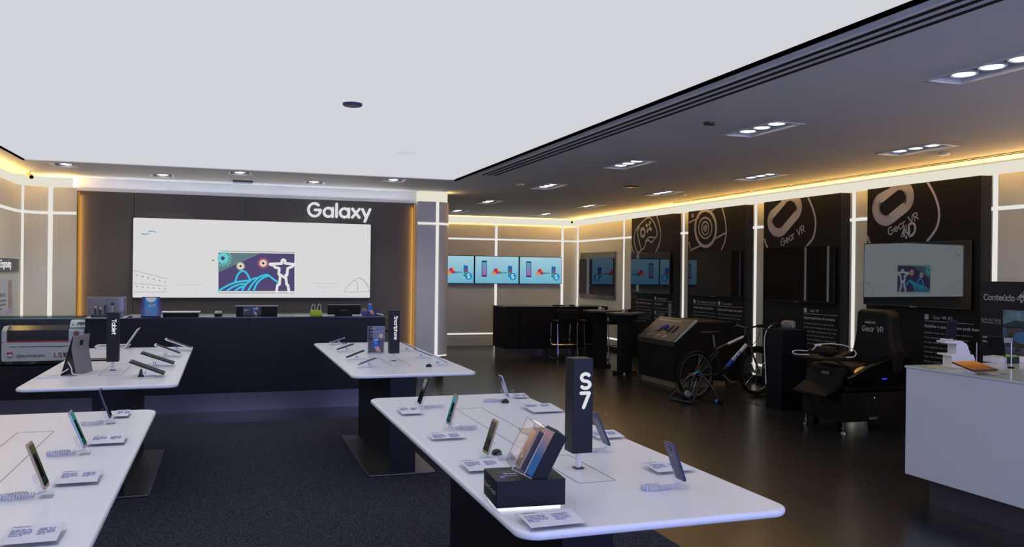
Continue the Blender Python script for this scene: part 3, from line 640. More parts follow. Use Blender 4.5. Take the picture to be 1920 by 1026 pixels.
# engraving sign and poster on the left wall
t = thing('wall_sign', (-2.618, 12.72, 1.59), 'dark grey sign with white letters on the left wall above a poster', 'sign')
MB().box(0, .03, -1.6, -.02, 0, .165).build('sign_board', C('sign_grey', (62, 68, 76)), t, bevel=.003)
b = MB(); wd_ = wlen('Engraving', .085, .17); word(b, 'Engraving', .085, .16, frame((.031, -.48 - wd_, .055), (0, 1, 0), (0, 0, 1)), .002, .17); b.build('sign_lettering', GLOWTXT, t)
t = thing('wall_poster', (-2.618, 12.72, 1.0), 'pale poster with a phone picture in a white frame on the left wall', 'poster')
MB().box(0, .02, -1.6, -.03, -.02, .55).build('poster_frame', C('frame_mint', (205, 214, 208)), t, bevel=.003)
MB().box(.02, .023, -1.5, -.30, .05, .5).build('poster_sheet', C('sheet_blue', (200, 212, 228)), t)
b = MB(frame((.0235, -.95, .0), (0, 1, 0), (0, 0, 1))); b.prism(rrect(.38, .56, .12, .48, .03), 0, .002, 'z', C('phone_tan', (170, 150, 140))); b.prism([(.2, .05), (.65, .05), (.65, .25)], 0, .001, 'z', C('sheet_lilac', (180, 182, 215))); small_text(b, 'FACA SUA CASE', .06, Matrix.Translation((-.2, .28, 0)), INKD, bold=.01); lines(b, 3, .45, .05, Matrix.Translation((-.15, .22, 0)), PRINTD); b.build('poster_print', INKD, t)

# ================================================================== DISPLAY TABLES
TZ = .88
def table(x0, x1, y0, y1, label, base, col, seam):
    t = thing('display_table', ((x0 + x1) / 2, (y0 + y1) / 2, 0), label, 'table', 'white display tables'); cx, cy = t.location.x, t.location.y
    hx, hy = (x1 - x0) / 2, (y1 - y0) / 2
    pl = rrect(-hx, hx, -hy, hy, .075, 8)
    b = MB(); b.prism(pl, TZ - .026, TZ); b.build('table_top', WHITE, t, bevel=.011, seg=3)
    b = MB(); c0, c1 = col; b.box(-.105, .105, c0 - cy, c1 - cy, .02, TZ - .026); b.box(-.3, .3, -hy + .3, hy - .3, TZ - .05, TZ - .0262); b.build('column', BLACK, t)
    b = MB(); b0, b1 = base; b.prism(rrect(-.275, .275, b0 - cy, b1 - cy, .02), .009, .024); b.build('base_plate', mat('base_steel', (118, 118, 124), .33, 1.0), t, bevel=.004)
    b = MB()
    for q0, q1 in seam:
        rr = rrect(-.075, .075, q0 - cy, q1 - cy, .012, 4); rr.append(rr[0]); b.stroke(rr, .0035, .0008, None, Matrix.Translation((0, 0, TZ)), 6, False)
    b.build('hatch_seam', C('seam', (120, 122, 140)), t)
    return t
table(.83, 1.79, 2.33, 5.10, 'white display table with the tall S7 totem, nearest on the right', (2.9, 4.6), (2.92, 4.56), [(2.84, 3.3), (3.42, 4.58)])
table(.89, 1.85, 6.22, 9.10, 'white display table with smartphones on stands, behind the S7 table', (6.69, 8.40), (6.71, 8.38), [(6.75, 7.5)])
table(-1.31, -.345, 2.2, 5.0, 'white display table nearest the camera on the left, with three tilted phones', (2.7, 4.5), (2.8, 4.4), [(3.42, 4.44)])
table(-1.255, -.29, 6.03, 8.92, 'white display table with tablets and the tablet totem, far left', (6.56, 8.18), (6.57, 8.16), [(6.65, 7.4)])
TB = TZ
# totems
def totem(x, y, txt, label, w_=.084, vertical=False):
    t = thing('totem', (x, y, TB), label, 'totem', 'black totems on the display tables')
    b = MB(); b.box(-w_ / 2, w_ / 2, -w_ / 2, w_ / 2, .068, .437); b.build('totem_block', BLACK, t, bevel=.002)
    b = MB(); b.cyl((0, 0, .004), (0, 0, .068), .011, 14); b.build('totem_pole', WHITEP, t); MB().box(-.018, .018, -.018, .018, 0, .006).build('totem_foot', DSTEEL, t, bevel=.001)
    b = MB(); yf = -w_ / 2 - .0005
    if txt == 'S7':
        word(b, 'S', .056, .24, front(-.010, yf, .322), .002); word(b, '7', .056, .24, front(-.010, yf, .247), .002)
    else:
        s = .027 if txt == 'Tablet' else .0262; b_ = frame((.004, yf, .385), (0, 0, -1), (1, 0, 0))
        word(b, txt, s, .2, b_ @ Matrix.Translation((0, -.008, 0)), .002, .16)
    b.build('totem_lettering', GLOWTXT, t)
totem(1.327, 3.06, 'S7', 'tall black totem reading S7 on the nearest right table')
totem(1.375, 7.16, 'Smartphone', 'tall black totem reading Smartphone on the rear right table')
totem(-.79, 6.96, 'Tablet', 'tall black totem reading Tablet on the rear left table')

# phones
GOLD = C('phone_gold', (168, 148, 128), .3); SILV = mat('phone_silver', (155, 160, 185), .25, .6); NAVY = mat('phone_navy', (52, 56, 92), .2, .3); PBLK = mat('phone_black', (22, 23, 28), .45, spec=.25)
def coil(b, pts, r=.0075, wr=.0026, pitch=.0085):
    P = sm(pts, 10); P = [Vector(p) for p in P]; out = []; s = 0
    for i in range(len(P) - 1):
        a, c = P[i], P[i + 1]; L_ = (c - a).length; k = max(2, int(L_ / (pitch / 6)))
        d = (c - a).normalized(); up = Vector((0, 0, 1)); sd = d.cross(up).normalized(); up2 = sd.cross(d)
        for j in range(k):
            q = a + (c - a) * (j / k); ph = (s + L_ * j / k) / pitch * 2 * math.pi; out.append(q + (sd * math.cos(ph) + up2 * math.sin(ph)) * r)
        s += L_
    b.tube(out, wr, 4)
def phone(x, y, s, tilt, L_, body, label, screen=None, wd=.073, z=TB + .03, cable=None, name='smartphone', stand=True, pic=True, th=.008, slabel=None):
    # s=+1: leans towards +x and faces -x; s=-1 the other way
    t = thing(name, (x, y, z), label, 'phone', 'phones on the display tables', ry=s * tilt)
    b = MB(); b.prism(rrect(-wd / 2, wd / 2, 0, L_, .009, 4), -th / 2, th / 2, 'x'); b.build('phone_body', body, t, bevel=.0025)
    fx = -s * (th / 2)
    b = MB(); b.prism(rrect(-wd / 2 + .003, wd / 2 - .003, .012, L_ - .011, .003, 2), fx, fx - s * .0006, 'x'); sc = b.build('screen', screen or DKSCREEN, t)
    if pic and screen is not None:
        b = MB(); b.prism(rrect(-wd / 2 + .012, wd / 2 - .03, .04, L_ - .04, .002, 2), fx - s * .0006, fx - s * .001, 'x'); b.build('screen_picture', DKSCREEN, sc)
    b = MB(); b.prism(rrect(-.009, .009, .003, .009, .0028, 3), fx, fx - s * .001, 'x'); b.prism(rrect(-.012, .012, L_ - .007, L_ - .0055, .0007, 2), fx, fx - s * .0008, 'x'); b.build('home_button', SILVER, t)
    bx = s * (th / 2)
    b = MB(); b.prism(rrect(-.009, .009, L_ - .033, L_ - .016, .003, 3), bx, bx + s * .0012, 'x'); b.build('camera_lens', GLOSSK, t)
    b = MB(); b.prism([(-.012, L_ - .052), (.012, L_ - .052), (.012, L_ - .0495), (-.012, L_ - .0495)], bx, bx + s * .0006, 'x'); b.build('logo_mark', SILVER, t)
    if stand:
        st = thing('security_stand', (x, y, TB), slabel or ('stand holding the ' + label).replace('silver rim at the ', 'silver rim, '), 'phone stand', 'clear security stands')
        b = MB(); b.box(-.022, .022, -.03, .03, 0, .012); b.box(-.02 - .004, -.012, -.026, -.012, .012, .04); b.box(-.024, -.012, .012, .026, .012, .04); b.box(.012, .024, -.026, -.012, .012, .04); b.box(.012, .024, .012, .026, .012, .04); b.box(-.014, .014, -.012, .012, .012, .026)
        b.build('stand_block', ACRY, st, bevel=.002)
        b = MB(Matrix.Rotation(s * tilt, 4, 'Y')); b.box(s * .008, s * .016, -.011, .011, .02, .085); b.build('back_grip', ACRY, st, bevel=.001)
        if cable:
            b = MB(); coil(b, [(cx_, cy_, .010) for cx_, cy_ in cable]); b.tube([(0, 0, .02), (cable[0][0] * .5, cable[0][1] * .5, .014), (cable[0][0], cable[0][1], .010)], .0025, 5); b.build('coiled_cable', mat('coil_lilac', (205, 205, 222), .4), st, True)
    return t
scr_g = gradient_glow('lit_green', (25, 75, 60), (60, 150, 125), 2, s=.7); scr_d = gradient_glow('lit_dim_green', (30, 50, 45), (95, 95, 70), 2, s=.6)
scr_c = gradient_glow('lit_cyan', (20, 60, 70), (80, 160, 170), 2, s=.7); scr_o = gradient_glow('lit_olive', (50, 55, 50), (95, 90, 80), 2, s=.6)
def ck(s, k=1): return [(s * .035, .0), (s * .09, -.02), (s * .13, -.012), (s * .135, .01), (s * .10, .02), (s * .06, .02)]
phone(-.558, 3.174, -1, .345, .165, GOLD, 'gold phone with a dim green screen, nearest on the left table', scr_d, .076, cable=ck(-1))
phone(-.538, 3.859, -1, .376, .161, SILV, 'silver phone with a bright green screen, middle of the left table', scr_g, .074, cable=ck(-1))
phone(-.527, 4.583, -1, .34, .153, NAVY, 'violet blue phone at the far end of the left table', DKSCREEN, .073, cable=[(-.035, 0), (-.08, -.03), (-.11, -.03), (-.13, -.02)], pic=False)
phone(1.034, 4.631, 1, .33, .153, PBLK, 'black phone with silver rim at the far left corner of the S7 table', DKSCREEN, .072, cable=[(.035, 0), (.08, .01), (.12, .015), (.15, .0)], pic=False)
phone(1.031, 3.964, 1, .28, .149, GOLD, 'gold phone with a cyan screen, left side of the S7 table', scr_c, .072, cable=ck(1))
phone(1.012, 3.283, 1, .31, .144, GOLD, 'gold phone with an olive screen, left side behind the lit box', scr_o, .072, cable=[(.035, 0), (.09, .0), (.14, .0), (.18, .02)])
phone(1.602, 4.757, -1, .36, .138, SILV, 'silver blue phone at the far right end of the S7 table', DKSCREEN, .07, cable=[(-.035, 0), (-.09, -.01), (-.14, 0), (-.12, .03), (-.06, .04)], pic=False)
phone(1.572, 3.315, -1, .43, .163, NAVY, 'navy blue phone right of the S7 totem, seen from the back', DKSCREEN, .073, cable=[(-.035, 0), (-.08, .0), (-.12, .02)], pic=False)
phone(1.563, 2.674, -1, .357, .148, NAVY, 'navy blue phone nearest the right front corner, seen from the back', DKSCREEN, .073, cable=[(-.035, 0), (-.09, -.01), (-.14, -.005), (-.145, .02), (-.11, .035), (-.07, .03)], pic=False)
for x, y, l in ((1.574, 4.72, 'black domed puck beside the far right phone on the S7 table'), (1.095, 3.39, 'black domed puck behind the olive screen phone')):
    b = MB(Matrix.Translation((x, y, TB))); b.lathe([(.023, 0), (.023, .007), (.019, .016), (.010, .022), (0, .023)], 18); tag(b.build('security_puck', GLOSSK, None, True), l, 'puck', 'black security pucks')

# placards
CARD = C('card_lilac', (222, 224, 240), .5)
INKL = C('ink_soft', (120, 126, 165), .6)
def placard(x, y, wx, wy, label, rz=0, ear=None):
    t = thing('price_placard', (x, y, TB), label, 'placard', 'clear placards on the display tables', rz=rz)
    b = MB(); b.box(-wx / 2, wx / 2, -wy / 2, wy / 2, 0, .007); b.prism([(-wy / 2, .007), (wy / 2, .007), (wy / 2, .022), (-wy / 2, .010)], -wx / 2, wx / 2, 'x'); b.build('acrylic_block', ACRY, t, bevel=.001)
    th = math.atan2(.012, wy); Mc = Matrix.Translation((0, 0, .017)) @ Matrix.Rotation(th, 4, 'X')
    b = MB(Mc); b.box(-wx / 2 + .005, wx / 2 - .005, -wy / 2 + .004, wy / 2 - .004, 0, .0008); cd = b.build('card', CARD, t)
    b = MB(Mc @ Matrix.Translation((-wx / 2 + .014, wy / 2 - .02, .0008)))
    small_text(b, 'SAMSUNG', .010, Matrix.Identity(4), INKL, bold=.02)
    lines(b, 5, wx * .38, .011, Matrix.Translation((0, -.022, 0)), INKL, .3); lines(b, 5, wx * .3, .011, Matrix.Translation((wx * .47, -.022, 0)), INKL, .3); b.build('card_print', INKL, cd)
    if ear is not None:
        b = MB(); b.tube([(ear, wy * .2, .012), (ear, wy * .2, .03), (ear - .008, wy * .2, .042), (ear + .003, wy * .2, .052), (ear + .010, wy * .2, .044), (ear + .006, wy * .2, .030), (ear + .012, wy * .2, .014)], .0035, 8); b.build('acrylic_hook', ACRY, t, True)
placard(.955, 4.50, .12, .17, 'clear placard in front of the black phone at the far left corner', 0)
placard(.975, 3.77, .165, .10, 'clear placard in front of the cyan screen phone', 0)
placard(.965, 3.155, .165, .15, 'clear placard in front of the olive screen phone', 0, .075)
placard(.957, 2.41, .19, .13, 'clear placard at the foot of the glowing black box', 0.03, .085)
placard(1.685, 4.40, .19, .22, 'clear placard with curled hook on the right side, before the far right phone', 0, -.06)
placard(1.70, 3.60, .15, .13, 'clear placard behind the navy phone right of the totem', 0)
placard(1.655, 2.93, .17, .13, 'clear placard with hook beside the right front phone', 0, -.07)
placard(-.497, 4.79, .075, .14, 'small clear placard beside the violet phone on the left table', 0)
placard(-.48, 4.08, .15, .15, 'clear placard beside the bright green phone', 0)
placard(-.49, 3.375, .145, .155, 'clear placard beside the dim green gold phone', 0)
placard(-.505, 2.685, .15, .145, 'clear placard nearest the camera on the left table', 0)
placard(1.72, 4.88, .10, .10, 'clear placard behind the far right phone on the S7 table', 0, -.04)

# lit product box
t = thing('product_box', (.957, 2.655, TB), 'black promotional box on a glowing base at the front of the S7 table', 'display box', rz=-.08)
MB().box(-.105, .10, -.085, .085, 0, .012).build('light_base', glow('base_glow', (240, 242, 255), 1.4), t)
MB().box(-.118, .113, -.095, .098, .012, .098).build('box_body', BLACK, t, bevel=.0015)
b = MB(); small_text(b, 'Galaxy S7 edge', .022, frame((-.1185, .075, .05), (0, -1, 0), (0, 0, 1)), PRINT); small_text(b, 'S7', .022, frame((-.1185, -.065, .05), (0, -1, 0), (0, 0, 1)), PRINT)
small_text(b, 'IP68', .026, frame((-.075, -.01, .0985), (1, .0, 0), (0, 1, 0)), PRINT, bold=.03); small_text(b, 'Resistente', .010, frame((-.09, .022, .0985), (1, 0, 0), (0, 1, 0)), PRINT); lines(b, 1, .09, .008, frame((-.075, -.028, .0985), (1, 0, 0), (0, 1, 0)), PRINT)
b.prism(rrect(-.095, -.078, -.05, -.03, .003), .098, .0995, 'z', C('print_violet', (110, 110, 220))); b.build('box_print', PRINT, t)
lean = Matrix.Translation((.008, -.015, .098)) @ Matrix.Rotation(math.radians(-4), 4, 'Z') @ Matrix.Rotation(math.radians(27), 4, 'Y')
CVA = acrylic('cover_acrylic', (.985, .955, .95), .16)
b = MB(lean); b.box(-.075, -.071, -.06, .06, 0, .165); b.box(-.075, .0, -.062, -.058, 0, .165); b.box(-.075, .0, .058, .062, 0, .165); b.box(-.075, .0, -.06, .06, .162, .165); b.build('clear_cover', CVA, t)
b = MB(lean)
for a_, c_ in (((-.075, -.062, 0), (-.075, -.062, .165)), ((-.075, .062, 0), (-.075, .062, .165)), ((-.075, -.062, .165), (-.075, .062, .165)), ((-.075, -.062, .165), (.0, -.062, .165)), ((-.075, -.062, 0), (.0, -.062, 0)), ((-.03, -.062, 0), (-.03, -.062, .165))): b.cyl(a_, c_, .0014, 5)
b.build('cover_edge', C('cover_edge_pink', (205, 185, 190), .2), t)
b = MB(lean); b.prism(rrect(-.038, .038, .004, .15, .008, 4), -.05, -.042, 'x'); ph = b.build('boxed_phone', GOLD, t, bevel=.002)
b = MB(lean); b.prism(rrect(-.035, .035, .014, .14, .003, 2), -.0506, -.05, 'x'); b.build('boxed_screen', gradient_glow('wave_screen', (95, 85, 70), (200, 160, 100), 2, s=.75), ph)
b = MB(lean); b.stroke([(.022, .05), (.008, .042), (-.008, .062), (-.022, .06)], .002, .0004, None, frame((-.051, 0, 0), (0, -1, 0), (0, 0, 1))); b.build('boxed_wave', G('wave_line', (240, 225, 180), .8), ph)
b = MB(lean); b.prism(rrect(-.035, .035, .004, .145, .008, 4), -.028, -.021, 'x'); b.build('boxed_phone', PBLK, t, bevel=.002)
b = MB(lean); b.box(-.006, .0, -.056, .056, .002, .16); b.build('backdrop', gradient_glow('backdrop_print', (40, 110, 180), (220, 165, 140), 2, .45, 1.1, s=.5), t)
b = MB(lean); b.box(.0, .045, -.064, .064, -.022, .17); b.build('box_back', BLACK, t, bevel=.002)
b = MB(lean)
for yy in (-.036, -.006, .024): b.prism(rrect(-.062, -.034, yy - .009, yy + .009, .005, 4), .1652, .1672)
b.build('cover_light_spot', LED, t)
t = thing('smartphone', (1.37, 3.62, TB + .045), 'gold phone lying flat on a dark stand behind the S7 totem', 'phone', 'phones on the display tables')
b = MB(); b.prism(rrect(-.085, .075, -.04, .04, .009, 4), 0, .008); b.build('phone_body', GOLD, t, bevel=.002); b = MB(); b.prism(rrect(-.075, .065, -.036, .036, .003, 2), .008, .0085); b.build('screen', G('screen_amber', (190, 150, 60), .5), t)
t = thing('phone_dock', (1.37, 3.62, TB), 'dark curved dock under the gold phone behind the S7 totem', 'phone stand')
b = MB(); b.prism([(-.07, .036), (.07, .030), (.07, .0), (-.03, 0), (-.05, .02)], -.03, .03, 'y'); b.box(-.08, .075, -.035, .035, .036, .045); b.build('dock_body', BLACKM, t, bevel=.003)

# --- tilted devices on the rear tables
def easel(x0, y0, s, base_px, top_px, wy, th, body, name, label, cat, slabel, white=False, group=None, zb=.022, lift=.012):
    B = onz(*base_px, TB + zb); T = ony(*top_px, B.y); d = T - B; L_ = d.length; ang = math.atan2(d.x, d.z)
    t = thing(name, B, label, cat, group, ry=ang)
    b = MB(); b.prism(rrect(-wy / 2, wy / 2, 0, L_, .008, 4), -th / 2, th / 2, 'x'); b.build('device_body', body, t, bevel=.002)
    fx = th / 2 if d.x < 0 else -th / 2; k = 1 if d.x < 0 else -1
    b = MB(); b.prism(rrect(-wy / 2 + .008, wy / 2 - .008, .012, L_ - .012, .003, 2), fx, fx + k * .0007, 'x'); b.build('screen', MATSCREEN, t)
    st = thing('security_stand', (B.x + d.x * .45, B.y, TB), slabel, 'stand', 'clear easel stands')
    h0 = B.z + d.z * .25 - TB; h1 = B.z + d.z * .7 - TB; xa, xb = -d.x * .2, d.x * .25
    b = MB()
    for yy in (-wy * .22, wy * .22): b.prism([(xa, 0), (xb, 0), (xb, h1 - .012), (xa, h0 - .006)], yy - .003, yy + .003, 'y')
    b.box(min(xa, xb), max(xa, xb), -wy * .25, wy * .25, 0, .005); b.build('easel', ACRY, st)
    b = MB(); b.tube(sm([(xb, 0, .02), (xb + (.05 if xb > 0 else -.05), -.04, .012), (xb, -.09, .006), (xa, -.07, .006)], 5), .003, 5); b.build('cable', WHITEP, st); b = MB(); b.cyl((xb * .6, 0, .015), (xb * .6, 0, .035), .012, 10); b.build('lock', CHROME, st)
    return t
for i, (bp_, tp, body, l) in enumerate((((309, 700), (244, 677), PBLK, 'black tablet nearest the camera on a clear easel'), ((327, 681), (265, 661), PBLK, 'black tablet second from the front on a clear easel'), ((340, 664), (290, 646), WHITEP, 'white tablet third from the front on a clear easel'), ((361, 653), (310, 635.5), WHITEP, 'white tablet farthest back on a clear easel'))):
    easel(0, 0, 1, bp_, tp, .17, .009, body, 'tablet', l + ', right side of the tablet table', 'tablet', 'clear easel holding the ' + l.split(' on a')[0], group='tablets on easels')
for i, (bp_, tp, l) in enumerate((((617.5, 642.6), (646.5, 633), 'farthest phone on the left side of the rear right table'), ((631.5, 655.5), (662.6, 645), 'second farthest phone on the left side of the rear right table'), ((649, 670.5), (683, 657), 'third phone from the back, left side of the rear right table'), ((671, 684.5), (707, 671), 'nearest phone on the left side of the rear right table'))):
    easel(0, 0, 1, bp_, tp, .075, .007, SILV if i in (0, 3) else PBLK, 'smartphone', ['silver ', 'black ', 'black ', 'silver '][i] + l, 'phone', 'clear easel under the ' + l, group='phones on easels')
for i, (bp_, tp, l) in enumerate((((838, 680), (809, 666), 'phone beside the black puck, right side of the rear right table'), ((808, 667), (777, 654.5), 'middle phone on the right side of the rear right table'), ((780, 654.4), (752, 641.5), 'farthest phone on the right side, beside the smartphone totem'))):
    easel(0, 0, 1, bp_, tp, .075, .007, NAVY if i else SILV, 'smartphone', ['silver ', 'navy ', 'navy '][i] + l, 'phone', 'clear easel under the ' + l, group='phones on easels')
for (px, py, l) in ((804, 688, 'black domed puck on the rear right table, near its right edge'), (646, 645, 'black domed puck at the far left of the rear right table')):
    p = onz(px, py, TB); b = MB(Matrix.Translation(p)); b.lathe([(.024, 0), (.024, .008), (.019, .018), (.009, .024), (0, .025)], 18); tag(b.build('security_puck', GLOSSK, None, True), l, 'puck', 'black security pucks')
p = onz(293, 706, TB); b = MB(Matrix.Translation((p.x - .1, p.y, TB))); b.lathe([(.022, 0), (.018, .012), (.006, .05), (.004, .055)], 14); tag(b.build('security_puck', BLACKM, None, True), 'black cone shaped cable anchor beside the nearest black tablet', 'puck', 'black security pucks')
# poster holder on the rear right table
P = onz(705, 663, TB)
t = thing('poster_holder', (P.x, P.y, TB), 'clear stand with a dark blue-phone poster left of the smartphone totem', 'poster holder')
b = MB(); b.box(-.078, .078, 0, .004, 0, .252); b.box(-.078, .078, 0, .06, 0, .004); b.box(-.078, .078, .012, .016, 0, .252); b.build('acrylic_stand', ACRY, t)
b = MB(); b.box(-.072, .072, .005, .010, .008, .246); ps = b.build('poster_sheet', C('poster_navy', (42, 42, 60)), t)
b = MB(); Mf = front(0, -.0008, 0); small_text(b, 'SAMSUNG', .011, Mf @ Matrix.Translation((-.06, .228, 0)), PRINT, bold=.02); small_text(b, 'Pague com seu phone', .011, Mf @ Matrix.Translation((-.06, .2, 0)), PRINT, bold=.02); lines(b, 3, .06, .009, Mf @ Matrix.Translation((-.06, .178, 0)), PRINTD); bluephone(b, Mf @ Matrix.Translation((-.002, .055, 0)), .1); b.prism(circ(.044, .165, .021, n=20)[:-1], 0, .002, 'z', C('print_coin', (180, 175, 140)), Mf); b.build('poster_print', PRINT, ps)
b = MB()
for xx in (-.078, .078): b.cyl((xx, 0, 0), (xx, 0, .252), .0022, 5)
b.cyl((-.078, 0, .252), (.078, 0, .252), .003, 5); b.build('polished_edge', C('edge_lilac', (160, 160, 190)), t)

# tablet with folded grey cover, laptop, keyboard on the tablet table
R0 = onz(145, 705, TB); R1 = onz(169, 689, TB); A0 = ony(137, 631, R0.y); y0, y1 = R0.y, R0.y + .30
t = thing('tablet_computer', (R0.x, R0.y, TB), 'large tablet propped up by its grey folded cover on the tablet table', 'tablet')
ax, az = A0.x - R0.x, A0.z - TB
t.rotation_euler.z = -.2
b = MB(); b.prism([(-.006, 0), (0, 0), (ax - .002, az * .68), (ax + .008, az), (ax, az), (ax - .012, az * .68)], 0, .30, 'y'); b.build('folded_cover', GREYC, t)
b = MB(); q = [(ax - .085, 0.0), (ax - .078, 0), (ax - .001, az), (ax - .008, az - .002)]; b.prism(q, .005, .295, 'y'); b.build('tablet_body', PBLK, t)
b = MB(); Mk = frame((ax + .001, .12, az * .74), (0, 1, 0), (.01, 0, az * .32)); b.prism(rrect(0, .055, 0, .035, .006), 0, .003, 'z', None, Mk); b.build('camera_window', BLACKM, t)
b = MB(); b.tube(sm([(-.06, -.01, .1), (-.03, -.03, .06), (-.02, -.02, .015), (.04, .02, .004)], 5), .004, 6); b.tube(sm([(-.06, .0, .05), (-.1, -.05, .02), (-.15, -.04, .008), (-.2, -.04, .008)], 5), .004, 6); b.build('cable', WHITEP, t)
p = onz(103, 710, TB); t = thing('price_placard', (p.x, p.y + .02, TB), 'long low clear placard left of the grey covered tablet', 'placard', 'clear placards on the display tables')
MB().box(-.12, .10, -.02, .03, 0, .012).build('acrylic_block', ACRY, t, bevel=.001); MB().box(-.11, .09, -.018, -.016, .002, .011).build('card', CARD, t)
LB = onz(232, 655, TB); LT = ony(257, 618, LB.y)
t = thing('laptop', (LB.x, LB.y, TB), 'white laptop opened sideways behind the tablet totem', 'laptop')
dx, dz = LT.x - LB.x, LT.z - TB
b = MB(); b.prism([(0, .012), (.01, .008), (dx + .008, dz), (dx - .002, dz + .002)], -.02, .27, 'y'); lid = b.build('lid', mat('laptop_white', (215, 218, 235), .35), t, bevel=.001)
b = MB(); b.prism([(-.0012, .022), (0, .022), (dx - .004, dz - .01), (dx - .006, dz - .01)], -.005, .255, 'y'); b.build('screen', DKSCREEN, lid)
b = MB(); b.prism(rrect(-.24, .005, -.02, .27, .01), .002, .014); dk = b.build('laptop_deck', MATS['laptop_white'], t); b = MB()
for i in range(4):
    for j in range(11): b.box(-.05 - i * .025, -.03 - i * .025, -.005 + j * .024, .014 + j * .024, .014, .016)
b.build('keys', C('key_grey', (170, 172, 190)), dk)
K = onz(180, 676, TB); t = thing('keyboard', (K.x, K.y, TB), 'flat dark keyboard with grey keys between covered tablet and totem', 'keyboard')
MB().prism(rrect(-.12, .12, -.07, .12, .01), 0, .008).build('keyboard_base', BLACKM, t); b = MB()
for i in range(5):
    for j in range(9): b.box(-.11 + j * .0245, -.09 + j * .0245, -.055 + i * .033, -.03 + i * .033, .008, .0105)
b.build('keys', C('key_dark', (95, 95, 105)), t)
W = onz(195, 660, TB); t = thing('tablet', (W.x + .02, W.y + .56, TB), 'white device lying flat at the far end of the tablet table', 'tablet', 'tablets on easels')
MB().prism(rrect(-.16, .14, -.12, .12, .01), .002, .014).build('device_body', WHITEP, t); MB().box(-.03, .03, -.03, .03, 0, .03).build('lock', ACRY, t)

# ================================================================== RIGHT WALL PANELS
def upx(cropx, cropy, k): return lambda pts: [(lambda q: (q.y, q.z))(onx(cropx + x / k, cropy + y / k, 7.655)) for x, y in pts]
z3 = upx(1160, 380, 4.273); z4 = upx(1420, 310, 3.31)
PX = 7.66
def wp(y0, y1, label):
    t = thing('wall_panel', (PX, (y0 + y1) / 2, 0), label, 'wall panel', 'tall black panels on the right wall')
    MB().box(0, .149, y0 - t.location.y, y1 - t.location.y, .0, 2.75).build('panel_board', PANELK, t, bevel=.003); return t
def g_strokes(t, name, paths, wd, m=PRINT, clamp=False, zlim=2.745):
    cy = t.location.y; b = MB(); M = frame((-.001, 0, 0), (0, -1, 0), (0, 0, 1))
    for p in paths:
        q = [(-(y - cy), z) for y, z in p]
        for i in range(len(q) - 1):
            if q[i][1] > zlim and q[i + 1][1] > zlim and not clamp: continue
            a, c = q[i], q[i + 1]
            if max(a[1], c[1]) > zlim and not clamp:
                lo, hi = (a, c) if a[1] < c[1] else (c, a); tt = (zlim - lo[1]) / (hi[1] - lo[1]); a, c = lo, (lo[0] + (hi[0] - lo[0]) * tt, zlim)
            b.stroke([a, c], wd, .0015, None, M, 12)
    for p in b.v: p.z = min(p.z, zlim)
    return b.build(name, m, t)
def ell(f, cx, cy, rx, ry, a0=0, a1=360, n=32): return f([(cx + rx * math.cos(math.radians(a0 + (a1 - a0) * i / n)), cy + ry * math.sin(math.radians(a0 + (a1 - a0) * i / n))) for i in range(n + 1)])
p1 = wp(13.47, 15.13, 'black wall panel with a game controller drawing')
g_strokes(p1, 'controller_drawing', [sm(z3([(148, 400), (125, 330), (125, 250), (150, 200), (200, 145), (240, 120), (275, 150), (300, 210), (305, 265), (285, 290), (262, 318), (235, 300), (215, 320), (205, 360), (180, 380), (165, 398), (148, 400)])), sm(z3([(180, 380), (160, 300), (150, 240), (165, 195)])), sm(z3([(300, 280), (270, 278), (240, 280), (215, 310)])),
    sm(z3([(303, 105), (325, 180), (335, 250), (325, 330), (295, 395)])), sm(z3([(105, 350), (112, 380), (122, 400)]))], .028)
g_strokes(p1, 'controller_buttons', [ell(z3, 192, 240, 16, 32), z3([(220, 180), (258, 215)]), z3([(250, 160), (228, 230)])], .06)
p2 = wp(11.26, 12.96, 'black wall panel with a camera drawing')
g_strokes(p2, 'camera_drawing', [ell(z3, 695, 206, 84, 145, n=40)], .055)
g_strokes(p2, 'lens_rings', [ell(z3, 693, 203, 53, 83), ell(z3, 693, 206, 28, 52), sm(z3([(825, 35), (850, 130), (860, 230), (850, 310), (822, 375)])), z3([(565, 160), (640, 120)]), z3([(740, 65), (775, 45)]), z3([(770, 290), (855, 243)]), z3([(575, 382), (655, 345)]), z3([(562, 320), (576, 382)]), ell(z3, 592, 105, 7, 11, n=12)], .026)
g_strokes(p2, 'lens_dot', [ell(z3, 693, 206, 6, 12, n=10)], .08)
p3 = wp(9.10, 10.78, 'black wall panel with virtual reality lettering, middle of the right wall')
p4 = wp(6.93, 8.62, 'black wall panel with virtual reality 4D lettering, nearest the camera')
def oval(t, f, pts_out, wd):
    g_strokes(t, 'headset_symbol', [pts_out], wd, clamp=True)
def goggle(f, ax, ay, bx, by, rx, ry):
    # a capsule outline between two centres in crop pixels
    a = math.degrees(math.atan2(by - ay, bx - ax)); pts = []
    for i in range(17): t_ = math.radians(a + 90 + 180 * i / 16); pts.append((ax + rx * math.cos(t_), ay + ry * math.sin(t_)))
    for i in range(17): t_ = math.radians(a - 90 + 180 * i / 16); pts.append((bx + rx * math.cos(t_), by + ry * math.sin(t_)))
    return f(pts + [pts[0]])
oval(p3, z4, goggle(z4, 130, 350, 205, 260, 52, 68), .13); oval(p4, z4, goggle(z4, 795, 268, 885, 195, 60, 76), .13)
g_strokes(p3, 'circle_line', [sm(z4([(312, 195), (350, 290), (360, 370), (345, 450), (305, 500)])), sm(z4([(44, 460), (50, 485), (62, 510)]))], .03)
g_strokes(p4, 'circle_line', [sm(z4([(1055, 105), (1105, 200), (1127, 300), (1110, 390), (1055, 468)])), sm(z4([(684, 445), (695, 480), (710, 508)]))], .03)
